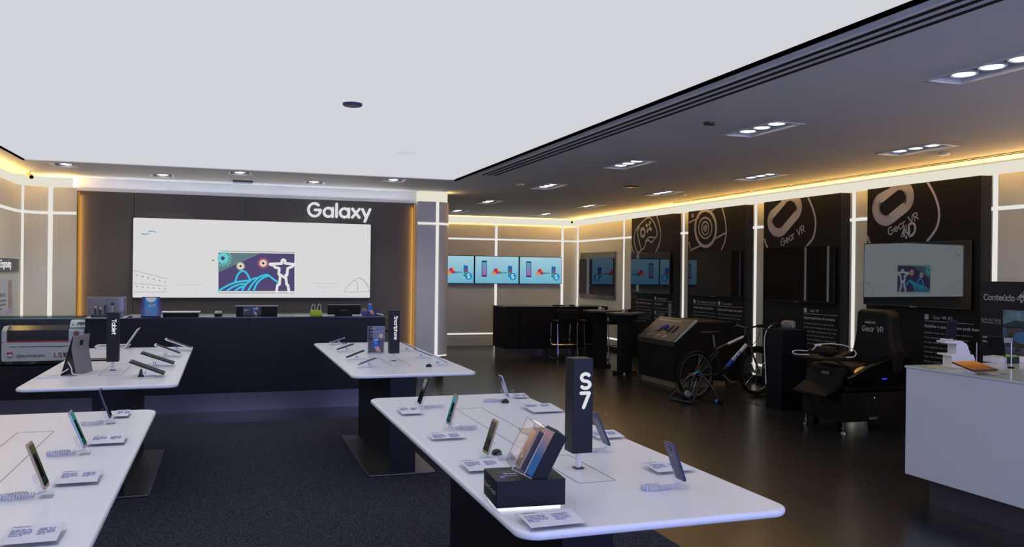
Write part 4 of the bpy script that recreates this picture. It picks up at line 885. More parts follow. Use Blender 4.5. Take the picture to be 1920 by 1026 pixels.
def slant(t, f, a, c, txt, size, wd, name, gap=.2, shear=.1):
    q0, q1 = f([a])[0], f([c])[0]; cy = t.location.y; u = Vector((0, q1[0] - q0[0], q1[1] - q0[1])).normalized(); M = frame((-.001, q0[0] - cy, q0[1]), u, (0, -.25, 1) if False else Vector((1, 0, 0)).cross(u) * (1 if Vector((1, 0, 0)).cross(u).z > 0 else -1))
    L_ = (Vector(q1) - Vector(q0)).length; s = L_ / (wlen(txt, 1, gap)); b = MB(); word(b, txt, s, wd, M, .002, gap, shear); b.build(name, PRINT, t)
slant(p3, z4, (150, 502), (292, 412), 'Gear VR', 0, .15, 'panel_lettering'); slant(p4, z4, (816, 436), (998, 334), 'Gear VR', 0, .15, 'panel_lettering'); slant(p4, z4, (895, 462), (980, 425), '4D', 0, .22, 'panel_lettering_large', .12, .25)
def copytext(t, px, py, wpx, n, head, title, X=7.655, lh=.062, icon=True):
    q = onx(px, py, X); q2 = onx(px + wpx, py, X); cy = t.location.y; wid = q.y - q2.y; b = MB(frame((-.0015 + (X - 7.655), q.y - cy, q.z), (0, -1, 0), (0, 0, 1)))
    if icon: b.prism(rrect(0, .06, .02, .08, .012), 0, .0012); small_text(b, title, .055, Matrix.Translation((.12, .03, 0)), PRINT)
    b.box(0, wid, 0, .006, 0, .0012); small_text(b, head, .05, Matrix.Translation((0, -.07, 0)), PRINT, bold=.02)
    b.build('panel_copy', PRINT, t); b = MB(frame((-.0015 + (X - 7.655), q.y - cy, q.z), (0, -1, 0), (0, 0, 1))); lines(b, n, wid, .055, Matrix.Translation((0, -.14, 0)), PRINTD, .3); b.build('panel_body_text', PRINTD, t)
copytext(p1, 1192, 561.5, 31, 6, 'Sinta a performance dos games', 'Kick', icon=False); copytext(p1, 1227, 564, 35, 3, 'Funcoes extras', 'Game launcher'); copytext(p1, 1227, 591, 18, 0, 'Modo', 'Game tools')
q = onx(1225, 558, 7.655); b = MB(frame((-.0015, 15.02 - p1.location.y, 1.265 - .1), (0, -1, 0), (0, 0, 1))); b.box(.25, .5, .0, .008, 0, .0015); small_text(b, 'Kick', .07, Matrix.Translation((.0, .02, 0)), RED, bold=.02); b.build('panel_red_logo', RED, p1)
b = MB(frame((-.0015, onx(1253, 580, 7.655).y - p1.location.y, .82), (0, -1, 0), (0, 0, 1))); b.prism(rrect(0, .1, 0, .3, .01), 0, .001); b.build('panel_phone_picture', C('pic_grey', (140, 145, 150)), p1)
copytext(p2, 1300, 570, 41, 4, 'Imagens nitidas com pouca luz', 'Mais nitidez com pouca luz'); copytext(p2, 1346, 574, 46, 3, 'Capture cada imagem sem perder', 'Foco rapido'); copytext(p3, 1507, 588, 63, 6, 'Suporte para fone de aventuras', 'Gear VR'); copytext(p4, 1733, 602, 93, 7, 'Redefine o que um phone pode fazer', 'Gear VR 4D', lh=.06)

# TVs
def tv(y0, y1, z0, z1, label, yaw=0.0, glass=TVGLASS, x=7.60, dome=None):
    w_ = y1 - y0; h = z1 - z0
    t = thing('television', (x, (y0 + y1) / 2, (z0 + z1) / 2), label, 'television', 'televisions on the right wall', rz=yaw)
    b = MB(); b.box(0, .035, -w_ / 2, w_ / 2, -h / 2, h / 2); b.build('tv_shell', GLOSSK, t, bevel=.004)
    b = MB(); b.box(-.0015, 0, -w_ / 2 + .012, w_ / 2 - .012, -h / 2 + .02, h / 2 - .012); b.build('screen', glass, t)
    b = MB(); b.box(-.004, .034, -w_ / 2, w_ / 2, -h / 2 - .004, -h / 2 + .008); b.box(-.003, .0, -w_ / 2 - .002, -w_ / 2 + .005, -h / 2, h / 2); b.build('tv_trim', DSTEEL, t)
    b = MB(); b.box(-.006, .0, -.05, .05, -h / 2 - .008, -h / 2); b.build('tv_badge', SILVER, t)
    b = MB(); b.box(.035, .06 if abs(yaw) < .01 else .10, -.25, .25, -.15, .15); b.build('wall_bracket', BLACKM, t)
    return t
tv(13.50, 15.03, 1.29, 2.06, 'black television on the game controller panel', x=7.60)
tv(11.30, 12.83, 1.30, 2.04, 'black television on the camera panel', glass=TVDARK)
tv(9.15, 10.68, 1.29, 2.06, 'black television on the middle virtual reality panel', glass=TVDARK)
tv(7.01, 8.49, 1.31, 2.06, 'black television mirroring the bright logo screen, nearest the camera', yaw=math.radians(5.0), x=7.56, glass=TVBRIGHT)
# framed television in the beige wall
t = thing('framed_television', (7.804, 17.05, 1.62), 'dark television in a steel frame near the far corner', 'television')
b = MB(); b.box(-.02, 0, -.92, .92, -.53, .50); b.build('steel_frame', STEEL, t, bevel=.003)
b = MB(); b.box(-.045, -.02, -.88, .90, -.44, .36); b.build('tv_shell', GLOSSK, t); b = MB(); b.box(-.0465, -.045, -.86, .88, -.42, .345); b.build('screen', TVGLASS, t)
# video row on the back wall
SKYB = gradient_glow('video_sky', (120, 195, 225), (180, 225, 240), 2, s=.78)
def video(x0, x1, label):
    t = thing('wall_display', (x0, 18.19, 1.39), label, 'display', 'row of lit displays on the back wall'); w_ = x1 - x0; h = .63
    MB().box(.0, w_, -.09, 0, 0, h).build('display_shell', GLOSSK, t, bevel=.003)
    b = MB(); b.box(.012, w_ - .012, -.093, -.09, .012, h - .014); sc_ = b.build('screen', SKYB, t)
    Mf = front(0, -.0932, 0); b = MB()
    b.prism(rrect(.165, .285, .16, .52, .015), 0, .001, 'z', G('vid_navy', (45, 50, 90), .8), Mf); b.prism(rrect(.177, .273, .19, .49, .004), .001, .0015, 'z', gradient_glow('vid_pink', (190, 90, 200), (60, 190, 220), 2, s=.75), Mf); b.build('phone_picture', None, sc_)
    b = MB()
    for (cx_, cy_, r, nm, c_) in ((.45, .25, .045, 'vid_o', (235, 150, 40)), (.50, .31, .045, 'vid_r', (215, 50, 60)), (.54, .26, .045, 'vid_m', (190, 60, 110)), (.47, .30, .03, 'vid_p', (140, 60, 150)), (.56, .31, .028, 'vid_y', (235, 180, 60)), (.60, .25, .028, 'vid_t', (60, 150, 130)), (.65, .25, .02, 'vid_b', (60, 130, 190)), (.69, .26, .018, 'vid_g', (60, 170, 110)), (.73, .25, .018, 'vid_b', 0)): b.prism(circ(cx_, cy_, r, n=14)[:-1], 0, .0012, 'z', G(nm, c_, .85), Mf)
    b.build('flower_trail', None, sc_)
    b = MB(); b.prism([(.77, .12), (.90, .14), (.90, .42), (.77, .44)], 0, .001, 'z', G('vid_pale', (150, 205, 235), .8), Mf); b.prism([(.785, .16), (.885, .17), (.885, .40), (.785, .41)], .001, .0015, 'z', G('vid_blue', (40, 110, 180), .8), Mf); b.prism(circ(.83, .22, .05, .04, n=12)[:-1], .0015, .002, 'z', G('vid_g', 0), Mf); b.prism(circ(.85, .29, .03, n=12)[:-1], .0015, .002, 'z', G('vid_r', 0), Mf); b.build('tablet_picture', None, sc_)
    b = MB(); b.prism(circ(.90, .17, .085, n=24)[:-1], .002, .003, 'z', G('vid_badge', (30, 150, 200), .85), Mf); word(b, 'S', .085, .2, Mf @ Matrix.Translation((.872, .127, .003)), .001, m=wht); b.build('round_badge', None, sc_)
video(4.24, 5.27, 'lit display half hidden by the pillar, left of three on back wall'); video(5.28, 6.33, 'lit display in the middle of three on the back wall'); video(6.34, 7.38, 'lit display nearest the corner, right of three on back wall')

# ================================================================== BACK DESK, STOOLS, BAR TABLES
t = thing('counter_desk', (5.17, 15.5, 0), 'black counter desk in front of the lit displays in the far corner', 'counter')
MB().box(0, 2.16, 0, .85, .16, .965).build('desk_body', BLACKM, t, bevel=.003); MB().box(-.01, 2.17, -.01, .86, .965, .985).build('desk_top', GLOSSK, t); MB().box(.03, 2.10, .04, .8, 0, .16).build('toe_kick', STEEL, t)
MB().box(.28, .286, -.002, 0, .16, .965).build('panel_seam', GLOSSK, t)
b = MB(); b.box(6.35, 6.55, 15.9, 16.05, .985, 1.0); b.box(6.7, 6.78, 15.9, 16.0, .985, 1.005); tag(b.build('small_gadgets', BLACKM), 'small dark gadgets lying on the far black desk', 'gadget')
def stool(x, y, label):
    t = thing('bar_stool', (x, y, 0), label, 'stool', 'chrome bar stools by the black desk')
    for s in (-1, 1):
        X = s * .2
        MB().tube(sm([(X, .17, .68), (X, .19, .45), (X * 1.0, .20, .33), (X, .12, .26), (X, .2, .18), (X * 1.05, .21, .05), (X * 1.05, .19, .015), (X * 1.05, -.15, .012), (X * 1.03, -.2, .03), (X, -.19, .2), (X, -.17, .45), (X, -.16, .68)], 5), .011, 8).build('side_frame', CHROME, t, True)
    MB().cyl((-.2, -.18, .28), (.2, -.18, .28), .010, 8).cyl((-.2, .13, .26), (.2, .13, .26), .010, 8).build('footrest', CHROME, t, True)
    b = MB(); b.prism(rrect(-.21, .21, -.2, .2, .05), .68, .74); b.build('seat', BLACKM, t, bevel=.015)
    b = MB(); b.prism(rrect(-.21, .21, .74, .95, .04), -.22, -.17, 'y'); b.build('backrest', BLACKM, t, bevel=.012)
stool(6.22, 15.10, 'black seated chrome stool, leftmost at the far desk'); stool(6.80, 15.15, 'black seated chrome stool, middle one partly behind the bar table'); stool(7.12, 14.75, 'black seated chrome stool between the two bar tables')
def headset(x, y, z, label, s=1.0, rz=0.3, m=WHITEP, c=False):
    t = thing('headphones', (x, y, z), label, 'headphones', 'headphones on the bar tables', rz=rz)
    b = MB(Matrix.Scale(s, 4)); b.tube([(.075 * math.cos(a), .06 * math.sin(a), .018 + .012 * math.sin(a)) for a in [math.pi * i / 10 for i in range(11)]], .008, 8); b.build('headband', m, t, True)
    for k in (-1, 1): MB(Matrix.Scale(s, 4)).cyl((.075 * k - .016, -.01, .03), (.075 * k + .016, -.01, .03), .029, 14).build('ear_cup', m if k < 0 else BLACKM, t, True)
    if c: MB().prism(rrect(-.05, .03, -.02, .04, .01), .03, .055).build('folded_pouch', C('tan_leather', (150, 110, 70)), t)
def bartable(x, y, label, ht):
    t = thing('bar_table', (x, y, 0), label, 'table', 'tall black bar tables')
    MB().box(-.10, .10, -.08, .08, .03, ht - .04).build('column', BLACKM, t, bevel=.006)
    b = MB(); b.prism([(-.27, -.16), (-.02, -.3), (.27, -.22), (.3, .18), (.0, .3), (-.3, .1)], ht - .03, ht); b.build('table_top', mat('bar_top', (48, 48, 52), .3), t, bevel=.004); MB().box(-.16, .16, -.15, .15, ht - .12, ht - .03).build('under_box', BLACKM, t)
    b = MB()
    for a in (0, 90, 180, 270): b.prism([(.05, -.025), (.26, -.02), (.26, .02), (.05, .025)], 0.0, .03, 'z', None, Matrix.Rotation(math.radians(a + 20), 4, 'Z'))
    b.build('base', BLACKM, t)
bartable(6.31, 13.65, 'tall black bar table nearer the far desk', 1.0); bartable(6.25, 12.55, 'tall black bar table nearer the sloped kiosk', 1.01)
headset(6.38, 13.7, 1.0, 'white headphones on the farther bar table'); headset(6.30, 12.6, 1.01, 'white headphones with a tan pouch on the nearer bar table', c=True)

# ================================================================== KIOSK
t = thing('sloped_kiosk', (6.15, 10.79, 0), 'black kiosk with a sloped brown top behind the bicycle', 'kiosk')
BR = mat('bronze_panel', (62, 59, 55), .35, .3)
b = MB(); b.prism([(.02, .09), (.95, .09), (.95, .96), (.40, .96), (.0, .66), (.0, .1)], 0, 1.08, 'y'); b.build('kiosk_body', BLACKM, t, bevel=.02)
b = MB(); b.box(.05, .9, .03, 1.05, 0, .09); b.build('plinth', mat('kiosk_plinth', (150, 145, 125), .4, .6), t)
b = MB(); b.prism([(-.02, .60), (.02, .60), (.02, .655), (.39, .968), (.37, .99), (-.02, .675)], .005, 1.075, 'y'); b.build('sloped_top', BR, t, bevel=.004)
b = MB(); b.prism([(.0, .672), (.03, .668), (.40, .975), (.37, .992)], -.02, .005, 'y'); b.build('edge_light', mat('edge_pale_green', (165, 190, 188), .3), t)
Ms = frame((-.015, 1.0, .682), (0, -1, 0), (.39, 0, .315)); b = MB(Ms)
small_text(b, 'Veja tudo o que voce pode fazer', .052, Matrix.Translation((.05, .40, .002)), PRINT, bold=.03)
for xx in (.2, .46, .68): lines(b, 2, .14, .03, Matrix.Translation((xx - .05, .08, .002)), PRINT)
b.build('kiosk_print', PRINT, t)
for a_ in ((.25, .36, .17, .30, .01), (.60, .63, .17, .32, .005), (.72, .76, .17, .32, .005)): MB(Ms).prism(rrect(*a_), .002, .012).build('sample_phone', C('pic_dark', (30, 32, 48)), t)
b = MB(Ms); b.lathe([(.05, 0), (.05, .02), (.03, .035), (0, .04)], 16, None, Matrix.Translation((.46, .26, .002))); b.build('blue_dial', C('dial_blue', (50, 50, 160), .2), t, True)

# ================================================================== BICYCLE
bx, by = 5.81, 9.60; ang = math.atan2(.20, 1.06)
t = thing('bicycle', (bx, by, 0), 'black and white mountain bicycle with blue lettering on a trainer', 'bicycle', rz=ang)
BK = C('bike_black', (24, 24, 27), .3); SILB = mat('rim_silver', (150, 150, 150), .3, .8)
def wheel(cx, cz, R, nm):
    b = MB(); b.tube([(cx + R * math.cos(a), 0, cz + R * math.sin(a)) for a in [2 * math.pi * i / 48 for i in range(48)]], .024, 8, True); wl_ = b.build(nm, RUBBER, t, True)
    b = MB(); r2 = R - .028; b.tube([(cx + r2 * math.cos(a), 0, cz + r2 * math.sin(a)) for a in [2 * math.pi * i / 48 for i in range(48)]], .010, 6, True); b.build('rim', SILB, wl_, True)
    b = MB()
    for k in range(28):
        a = 2 * math.pi * k / 28; a2 = a + (.5 if k % 4 < 2 else -.5); s_ = .02 if k % 2 else -.02
        b.cyl((cx + .022 * math.cos(a2), s_, cz + .022 * math.sin(a2)), (cx + r2 * math.cos(a), 0, cz + r2 * math.sin(a)), .0016, 4)
    b.build('spokes', CHROME, wl_)
    b = MB(); b.cyl((cx, -.045, cz), (cx, .045, cz), .02, 12); b.cyl((cx, -.03, cz), (cx, -.026, cz), .03, 12); b.build('hub', SILB, wl_, True)
wheel(0, .345, .295, 'rear_wheel'); wheel(1.085, .335, .295, 'front_wheel')
BBp = (.42, 0, .33); ST = (.335, 0, .66); HT = (.865, 0, .83); HB = (.905, 0, .72)
MB().tube([ST, HT], .017, 10).tube([BBp, (.32, 0, .70)], .016, 10).tube([HT, HB], .022, 12).build('frame', BK, t, True)
MB().tube([BBp, HB], .024, 12).build('down_tube', BK, t, True)
def mid(a, c, f): return tuple(a[i] + (c[i] - a[i]) * f for i in range(3))
MB().tube([mid(BBp, HB, .45), mid(BBp, HB, .97)], .0255, 12).tube([mid(ST, HT, .4), mid(ST, HT, .93)], .0185, 12).build('white_sleeve', WHITEP, t, True)
b = MB(); Mw = frame(Vector(mid(BBp, HB, .50)) + Vector((.0, -.0262, -.012)), Vector(HB) - Vector(BBp), (0, 0, 1)); word(b, 'CALOI', .036, .26, Mw, .001, .18); b.build('frame_lettering', C('sticker_blue', (20, 80, 190)), t)
MB().tube([mid(BBp, HB, .25), mid(BBp, HB, .46)], .0255, 12).build('blue_sleeve', C('sticker_blue', 0), t, True)
for s in (-1, 1):
    MB().tube([(0, s * .05, .345), (.35, s * .03, .62), (.34, 0, .66)], .009, 8).tube([(0, s * .05, .345), (.36, s * .035, .33), BBp], .010, 8).build('rear_stay', BK, t, True)
    MB().tube([(.91, s * .03, .70), (.93, s * .055, .64), (1.085, s * .055, .335)], .014, 8).build('fork_blade', mat('fork_grey', (120, 122, 128), .3, .5), t, True)
MB().box(.90, .96, -.07, .07, .655, .685).build('fork_crown', BK, t, bevel=.006)
b = MB(); b.tube([(1.085 + .335 * math.cos(math.radians(a)), 0, .335 + .335 * math.sin(math.radians(a))) for a in range(60, 125, 8)], .02, 6); b.build('mudguard', BK, t, True)
MB().cyl((.32, 0, .70), (.295, 0, .86), .013, 10).build('seat_post', CHROME, t, True)
b = MB(); b.prism([(.12, .065), (.16, .07), (.26, .035), (.42, .012), (.43, -.012), (.26, -.035), (.16, -.07), (.12, -.065)], .865, .905); b.build('saddle', BLACKM, t, bevel=.014)
b = MB(); b.tube(sm([(.88, -.30, .98), (.89, -.2, .975), (.885, -.06, .94), (.885, .06, .94), (.89, .2, .975), (.88, .30, .98)], 5), .012, 8); b.cyl((.865, 0, .83), (.885, 0, .94), .015, 10); hb = b.build('handlebar', BK, t, True)
for s in (-1, 1):
    MB().cyl((.882, s * .20, .977), (.87, s * .31, .985), .018, 10).build('grip', RUBBER, hb, True)
    MB().tube([(.90, s * .2, .97), (.94, s * .19, .955), (.95, s * .27, .945)], .006, 6).build('brake_lever', SILVER, hb, True)
b = MB(); b.tube(sm([(.90, -.18, .97), (.98, -.16, .92), (1.0, -.1, .8), (.95, -.03, .68)], 6), .004, 6); b.tube(sm([(.90, .12, .96), (1.0, .1, .90), (1.02, .05, .75), (.94, 0, .66)], 6), .004, 6); b.build('brake_cable', BLACKM, t, True)
b = MB(); b.cyl((.42, -.04, .33), (.42, .04, .33), .025, 12); b.cyl((.42, -.045, .33), (.42, -.05, .33), .085, 24); b.build('chainring', DSTEEL, t, True)
for s, dx in ((-1, .12), (1, -.12)):
    b = MB(); b.tube([(.42, s * .06, .33), (.42 + dx, s * .075, .23)], .010, 8); ck_ = b.build('crank_arm', SILB, t, True); MB().box(.42 + dx - .045, .42 + dx + .045, s * .075, s * .165, .222, .242).build('pedal', C('pedal_dark', (60, 50, 38)), ck_, bevel=.004)
b = MB(); b.tube([(0, -.035, .305), (.42, -.05, .245)], .004, 5); b.tube([(0, -.035, .385), (.42, -.05, .415)], .004, 5); b.cyl((0, -.03, .345), (0, -.045, .345), .042, 18); b.build('chain', DSTEEL, t, True)
b = MB(); b.tube([(.0, -.05, .345), (.03, -.055, .26), (-.0, -.055, .21)], .008, 6); b.cyl((.36, -.02, .63), (.36, .02, .63), .014, 8); b.build('derailleur', SILB, t, True)
# trainer
t = thing('bike_trainer', (bx, by, 0), 'black folding bike trainer with blue caps holding the rear wheel', 'bike trainer', rz=ang)
for s in (-1, 1):
    MB().tube(sm([(0.0, s * .09, .345), (.02, s * .14, .32), (.10, s * .22, .18), (.14, s * .28, .03)], 5), .018, 10).build('front_leg', BK, t, True)
    MB().tube(sm([(0.0, s * .09, .345), (-.02, s * .13, .30), (-.14, s * .17, .15), (-.26, s * .22, .03)], 5), .016, 10).build('rear_leg', BK, t, True)
    MB().cyl((0, s * .05, .345), (0, s * .10, .345), .018, 12).build('clamp', BK, t, True)
    MB().cyl((.14, s * .28, .03), (.14, s * .34, .03), .026, 12).build('rubber_foot', RUBBER, t, True)
    MB().cyl((.14, s * .24, .03), (.14, s * .28, .03), .028, 12).build('blue_cap', C('cap_blue', (30, 150, 200)), t, True)
MB().tube([(-.26, -.22, .03), (-.26, .22, .03)], .018, 10).tube([(.14, -.25, .03), (.14, .25, .03)], .016, 10).build('cross_bar', BK, t, True)
b = MB(); b.cyl((-.20, -.06, .12), (-.20, .10, .12), .045, 16); b.box(-.26, -.14, -.03, .03, .03, .1); b.build('resistance_unit', BK, t, True); MB().cyl((-.20, -.06, .12), (-.20, -.10, .12), .042, 20).build('flywheel', SILVER, t, True)
b = MB(); b.tube([(.0, -.10, .36), (-.06, -.13, .41), (-.16, -.14, .38)], .012, 8); b.build('clamp_lever', C('cap_blue', 0), t, True)
b = MB(Matrix.Translation((0, 0, 0))); b.prism([(.92, 0), (1.25, 0), (1.2, .022), (.97, .022)], -.09, .09, 'y'); o = b.build('wheel_riser', BLACKM); o.location = (bx, by, 0); o.rotation_euler = (0, 0, ang); tag(o, 'low black riser block under the front wheel', 'riser block')
b = MB()
for k, (px, py) in enumerate(((1400, 752), (1412, 755), (1422, 757))):
    p = onz(px, py, .012); b.tube([(p.x - .05, p.y, .012), (p.x - .02, p.y + .03, .014), (p.x + .03, p.y + .02, .012), (p.x + .05, p.y - .02, .012)], .006, 6)
tag(b.build('floor_cable', CHROME, None, True), 'shiny loose cable ends on the floor beside the front wheel', 'cable')

# ================================================================== PEDESTAL + VR HEADSET
t = thing('pedestal', (6.57, 8.77, 0), 'narrow black pedestal between the bicycle and the black chair', 'pedestal')
MB().box(-.17, .19, -.16, .16, .07, .99).build('pedestal_body', BLACK, t, bevel=.003); MB().box(-.165, .18, -.15, .15, 0, .07).build('plinth', DSTEEL, t)
def vr(x, y, z, label, s, rz, m):
    t = thing('vr_headset', (x, y, z), label, 'vr headset', 'virtual reality headsets', rz=rz)
    b = MB(Matrix.Scale(s, 4)); b.prism(rrect(-.095, .095, 0, .085, .04), -.05, .05, 'y'); b.build('visor', m, t, bevel=.02 * s, seg=4)
    b = MB(Matrix.Scale(s, 4)); b.prism(rrect(-.085, .085, .01, .08, .03), -.062, -.05, 'y'); b.build('front_cover', SILVER if m != BLACKM else GLOSSK, t, bevel=.003)
    b = MB(Matrix.Scale(s, 4)); b.tube([(.095 * math.cos(a), .04 + .12 * math.sin(a), .045) for a in [math.pi * i / 12 for i in range(13)]], .011, 6); b.build('strap', BLACKM, t, True)
    return t
p = onz(1464, 612, .99); h1 = vr(6.59, 8.76, .99, 'silver and black virtual reality headset on the narrow pedestal', 1.25, .75, mat('visor_grey', (110, 112, 118), .3))
b = MB(); b.tube(sm([(6.50, 8.86, 1.03), (6.44, 8.90, 1.02), (6.385, 8.92, .93), (6.37, 8.92, .8), (6.37, 8.90, .55), (6.37, 8.88, .3)], 6), .006, 6); tag(b.build('headset_cable', WHITEP, None, True), 'white cable running down from the headset on the pedestal', 'cable')

# ================================================================== 4D MOTION CHAIR
KC = mat('seat_leather', (13, 13, 15), .55, spec=.3, nscale=30, bump=.1)
t = thing('motion_chair', (6.1, 7.2, 0), 'large black motion chair with lettered backrest beside the white counter', 'chair')
b = MB(); b.box(.02, .92, .0, .66, .12, .42); b.build('base_box', BLACKM, t, bevel=.01)
b = MB()
for k in range(2):
    for j in range(5): b.box(.016, .02, .36 - k * .16, .46 - k * .16, .30 + j * .018, .307 + j * .018)
for k in range(6): b.box(.3 + k * .03, .31 + k * .03, -.003, 0, .2, .36)
b.build('vent_slots', C('vent_grey', (38, 38, 44)), t)
b = MB(); b.box(.08, .95, .05, .62, .42, .52); b.build('motion_platform', KC, t, bevel=.03)
b = MB(); b.prism([(-.16, .40), (-.13, .40), (.05, .47), (.10, .62), (.06, .64), (.0, .50)], .06, .60, 'y'); b.build('foot_rest', BLACKM, t, bevel=.006); b = MB(); b.box(-.18, .12, .04, .62, .385, .40); b.build('foot_plate', GLOSSK, t)
b = MB(); b.box(.05, .62, .08, .58, .52, .70); b.build('seat_cushion', KC, t, bevel=.04, seg=3)
for yy in (-.02, .57):
    b = MB(); b.prism([(.08, .50), (.88, .50), (.92, .78), (.62, .80), (.30, .70), (.08, .60)], yy, yy + .11, 'y'); b.build('side_shell', GLOSSK if yy < 0 else KC, t, bevel=.02)
b = MB(); b.prism([(.08, .55), (.60, .55), (.60, .8), (.55, .95), (.53, 1.05), (.52, 1.27), (.46, 1.29), (.12, 1.29), (.04, 1.25), (.02, 1.05), (.0, .95), (-.04, .85), (-.02, .6)], .62, .80, 'x'); b.build('backrest', KC, t, bevel=.04, seg=3)
b = MB(); b.prism([(.62, .75), (.70, .82), (.72, .55)], .06, .14, 'y'); b.prism([(.62, .75), (.70, .82), (.72, .55)], .52, .60, 'y'); b.build('back_wing', KC, t, bevel=.01)
b = MB(); Mb = frame((.6185, .42, 1.05), (0, -1, 0), (0, 0, 1)); small_text(b, 'SAMSUNG', .036, Mb @ Matrix.Translation((.04, .085, .0)), PRINT, bold=.02); word(b, 'Gear VR', .055, .16, Mb, .002, .2, .15); b.build('backrest_lettering', PRINT, t)
b = MB(); b.box(-.20, .20, .1, .56, .76, .79); b.build('tray', BLACKM, t, bevel=.006); b = MB(); b.tube([(.0, .1, .76), (.1, .05, .7), (.2, .04, .62)], .015, 8); b.build('tray_arm', BLACKM, t)
for i, (xx, yy) in enumerate(((.05, .03), (.05, .63), (.88, .03), (.88, .63))):
    b = MB(); b.cyl((xx, yy, .015), (xx, yy, .12), .010, 8); b.cyl((xx, yy, 0), (xx, yy, .018), .032, 14, .02); b.cyl((xx, yy, .05), (xx, yy, .062), .022, 8); b.build('levelling_foot', CHROME, t, True)
for yy in (.12, .5): MB().cyl((.08, yy, .045), (.08, yy + .04, .045), .04, 14).box(.06, .1, yy, yy + .04, .045, .12).build('castor', RUBBER, t, True)
b = MB(); b.box(.5, .56, -.024, -.018, .56, .575); b.build('blue_badge', G('badge_blue', (60, 60, 240), .9), t); b = MB(); b.cyl((.42, -.002, .37), (.42, 0.002, .37), .006, 8); b.build('white_indicator', LED, t)
b = MB(); b.box(.35, .46, -.003, 0, .14, .165); b.box(.014, .02, .22, .34, .60, .63); b.build('label_plate', C('plate_grey', (110, 112, 120)), t)
vr(6.17, 7.53, .79, 'black virtual reality headset on the tray of the motion chair', 1.15, 1.3, BLACKM)
b = MB(); b.tube(sm([(6.0, 7.60, .80), (5.88, 7.66, .80), (5.86, 7.70, .82), (5.93, 7.72, .835), (6.03, 7.62, .84), (6.10, 7.58, .90), (6.2, 7.50, .92), (6.33, 7.40, .90), (6.39, 7.34, .84), (6.32, 7.28, .80), (6.22, 7.28, .795)], 6), .006, 6); b.cyl((6.07, 7.6, .895), (6.13, 7.57, .905), .014, 8); tag(b.build('headset_cable', WHITEP, None, True), 'white cable looping over the headset on the motion chair tray', 'cable')

# ================================================================== CONTENT BOARD
t = thing('content_board', (7.5, 6.78, 0), 'black board with white heading and landscape photos on the right wall', 'board')
MB().box(0, .15, -1.7, 0, .2, 1.615).build('board_panel', mat('board_black', (30, 30, 36), .6), t, bevel=.003)
def bq(px, py): q = onx(px, py, 7.499); return (q.y - 6.78, q.z)
b = MB(); u0, zz = bq(1845, 562); u1, _ = bq(1902, 562); s = (u0 - u1) / wlen('Conteúdo', 1, .2); word(b, 'Conteúdo', s, .19, frame((-.001, u0, zz), (0, -1, 0), (0, 0, 1)), .002); u2, z2 = bq(1907, 566); word(b, '4D', s * 1.7, .26, frame((-.001, u2, z2), (0, -1, 0), (0, 0, 1)), .002, .2, .3)
b.build('board_heading', PRINT, t); b = MB()
small_text(b, 'Surfe no Tahiti', .04, frame((-.0015, bq(1877, 603)[0], bq(1877, 603)[1]), (0, -1, 0), (0, 0, 1)), PRINT, 'RIGHT'); small_text(b, 'Duracao: 2:16', .04, frame((-.0015, bq(1877, 608)[0], bq(1877, 608)[1]), (0, -1, 0), (0, 0, 1)), PRINT, 'RIGHT')
lines(b, 2, .16, .045, frame((-.0015, bq(1843, 633)[0], bq(1843, 633)[1]), (0, -1, 0), (0, 0, 1)), PRINT); b.build('board_lettering', PRINT, t)
def photo_mat(name, c1, c2, c3, sc):
    m = bpy.data.materials.new(name); m.use_nodes = True; nt = m.node_tree; bs = nt.nodes['Principled BSDF']; n = nt.nodes.new('ShaderNodeTexNoise'); n.inputs['Scale'].default_value = sc; n.inputs['Detail'].default_value = 6
    tc = nt.nodes.new('ShaderNodeTexCoord'); r = nt.nodes.new('ShaderNodeValToRGB'); r.color_ramp.elements[0].position = .35; r.color_ramp.elements[1].position = .65; r.color_ramp.elements[0].color = lin(c1); r.color_ramp.elements[1].color = lin(c3); e = r.color_ramp.elements.new(.5); e.color = lin(c2)
    nt.links.new(tc.outputs['Object'], n.inputs['Vector']); nt.links.new(n.outputs['Fac'], r.inputs['Fac']); nt.links.new(r.outputs['Color'], bs.inputs['Base Color']); bs.inputs['Roughness'].default_value = .4; return m
u = bq(1881, 600)[0]
hz = [bq(1881, y_)[1] for y_ in (581, 612, 613.5, 648, 649, 674)]
pm = [photo_mat('photo_mist', (60, 95, 105), (120, 155, 170), (170, 195, 210), 4), photo_mat('photo_valley', (45, 45, 35), (95, 85, 60), (70, 130, 190), 6), photo_mat('photo_peak', (35, 45, 60), (110, 125, 140), (40, 110, 190), 6)]
for i, l in enumerate(('misty teal picture', 'valley and blue water picture', 'snowy peak picture')):
    o = MB().box(-.004, 0, u - 1.2, u, hz[2 * i + 1], hz[2 * i]).build('photo_print', pm[i], t)
    o['label'] = l
b = MB(); Mh = frame((-.005, 0, 0), (0, -1, 0), (0, 0, 1)); b.prism([(-u, hz[1] + .02), (-u + .15, hz[1] + .07), (-u + .3, hz[1] + .05), (-u + .5, hz[1] + .12), (-u + .5, hz[1]), (-u, hz[1])], 0, .001, 'z', C('mist_hill', (50, 80, 85)), Mh); b.prism(circ(-u + .22, (hz[2] + hz[3]) / 2, .10, .06, n=18)[:-1], 0, .001, 'z', C('lake_blue', (80, 140, 200)), Mh)
b.prism([(-u, hz[5]), (-u + .1, hz[5] + .08), (-u + .2, hz[5] + .10), (-u + .35, hz[5] + .03), (-u + .35, hz[5])], 0, .001, 'z', C('rock_grey', (90, 95, 105)), Mh); b.build('photo_detail', None, t)

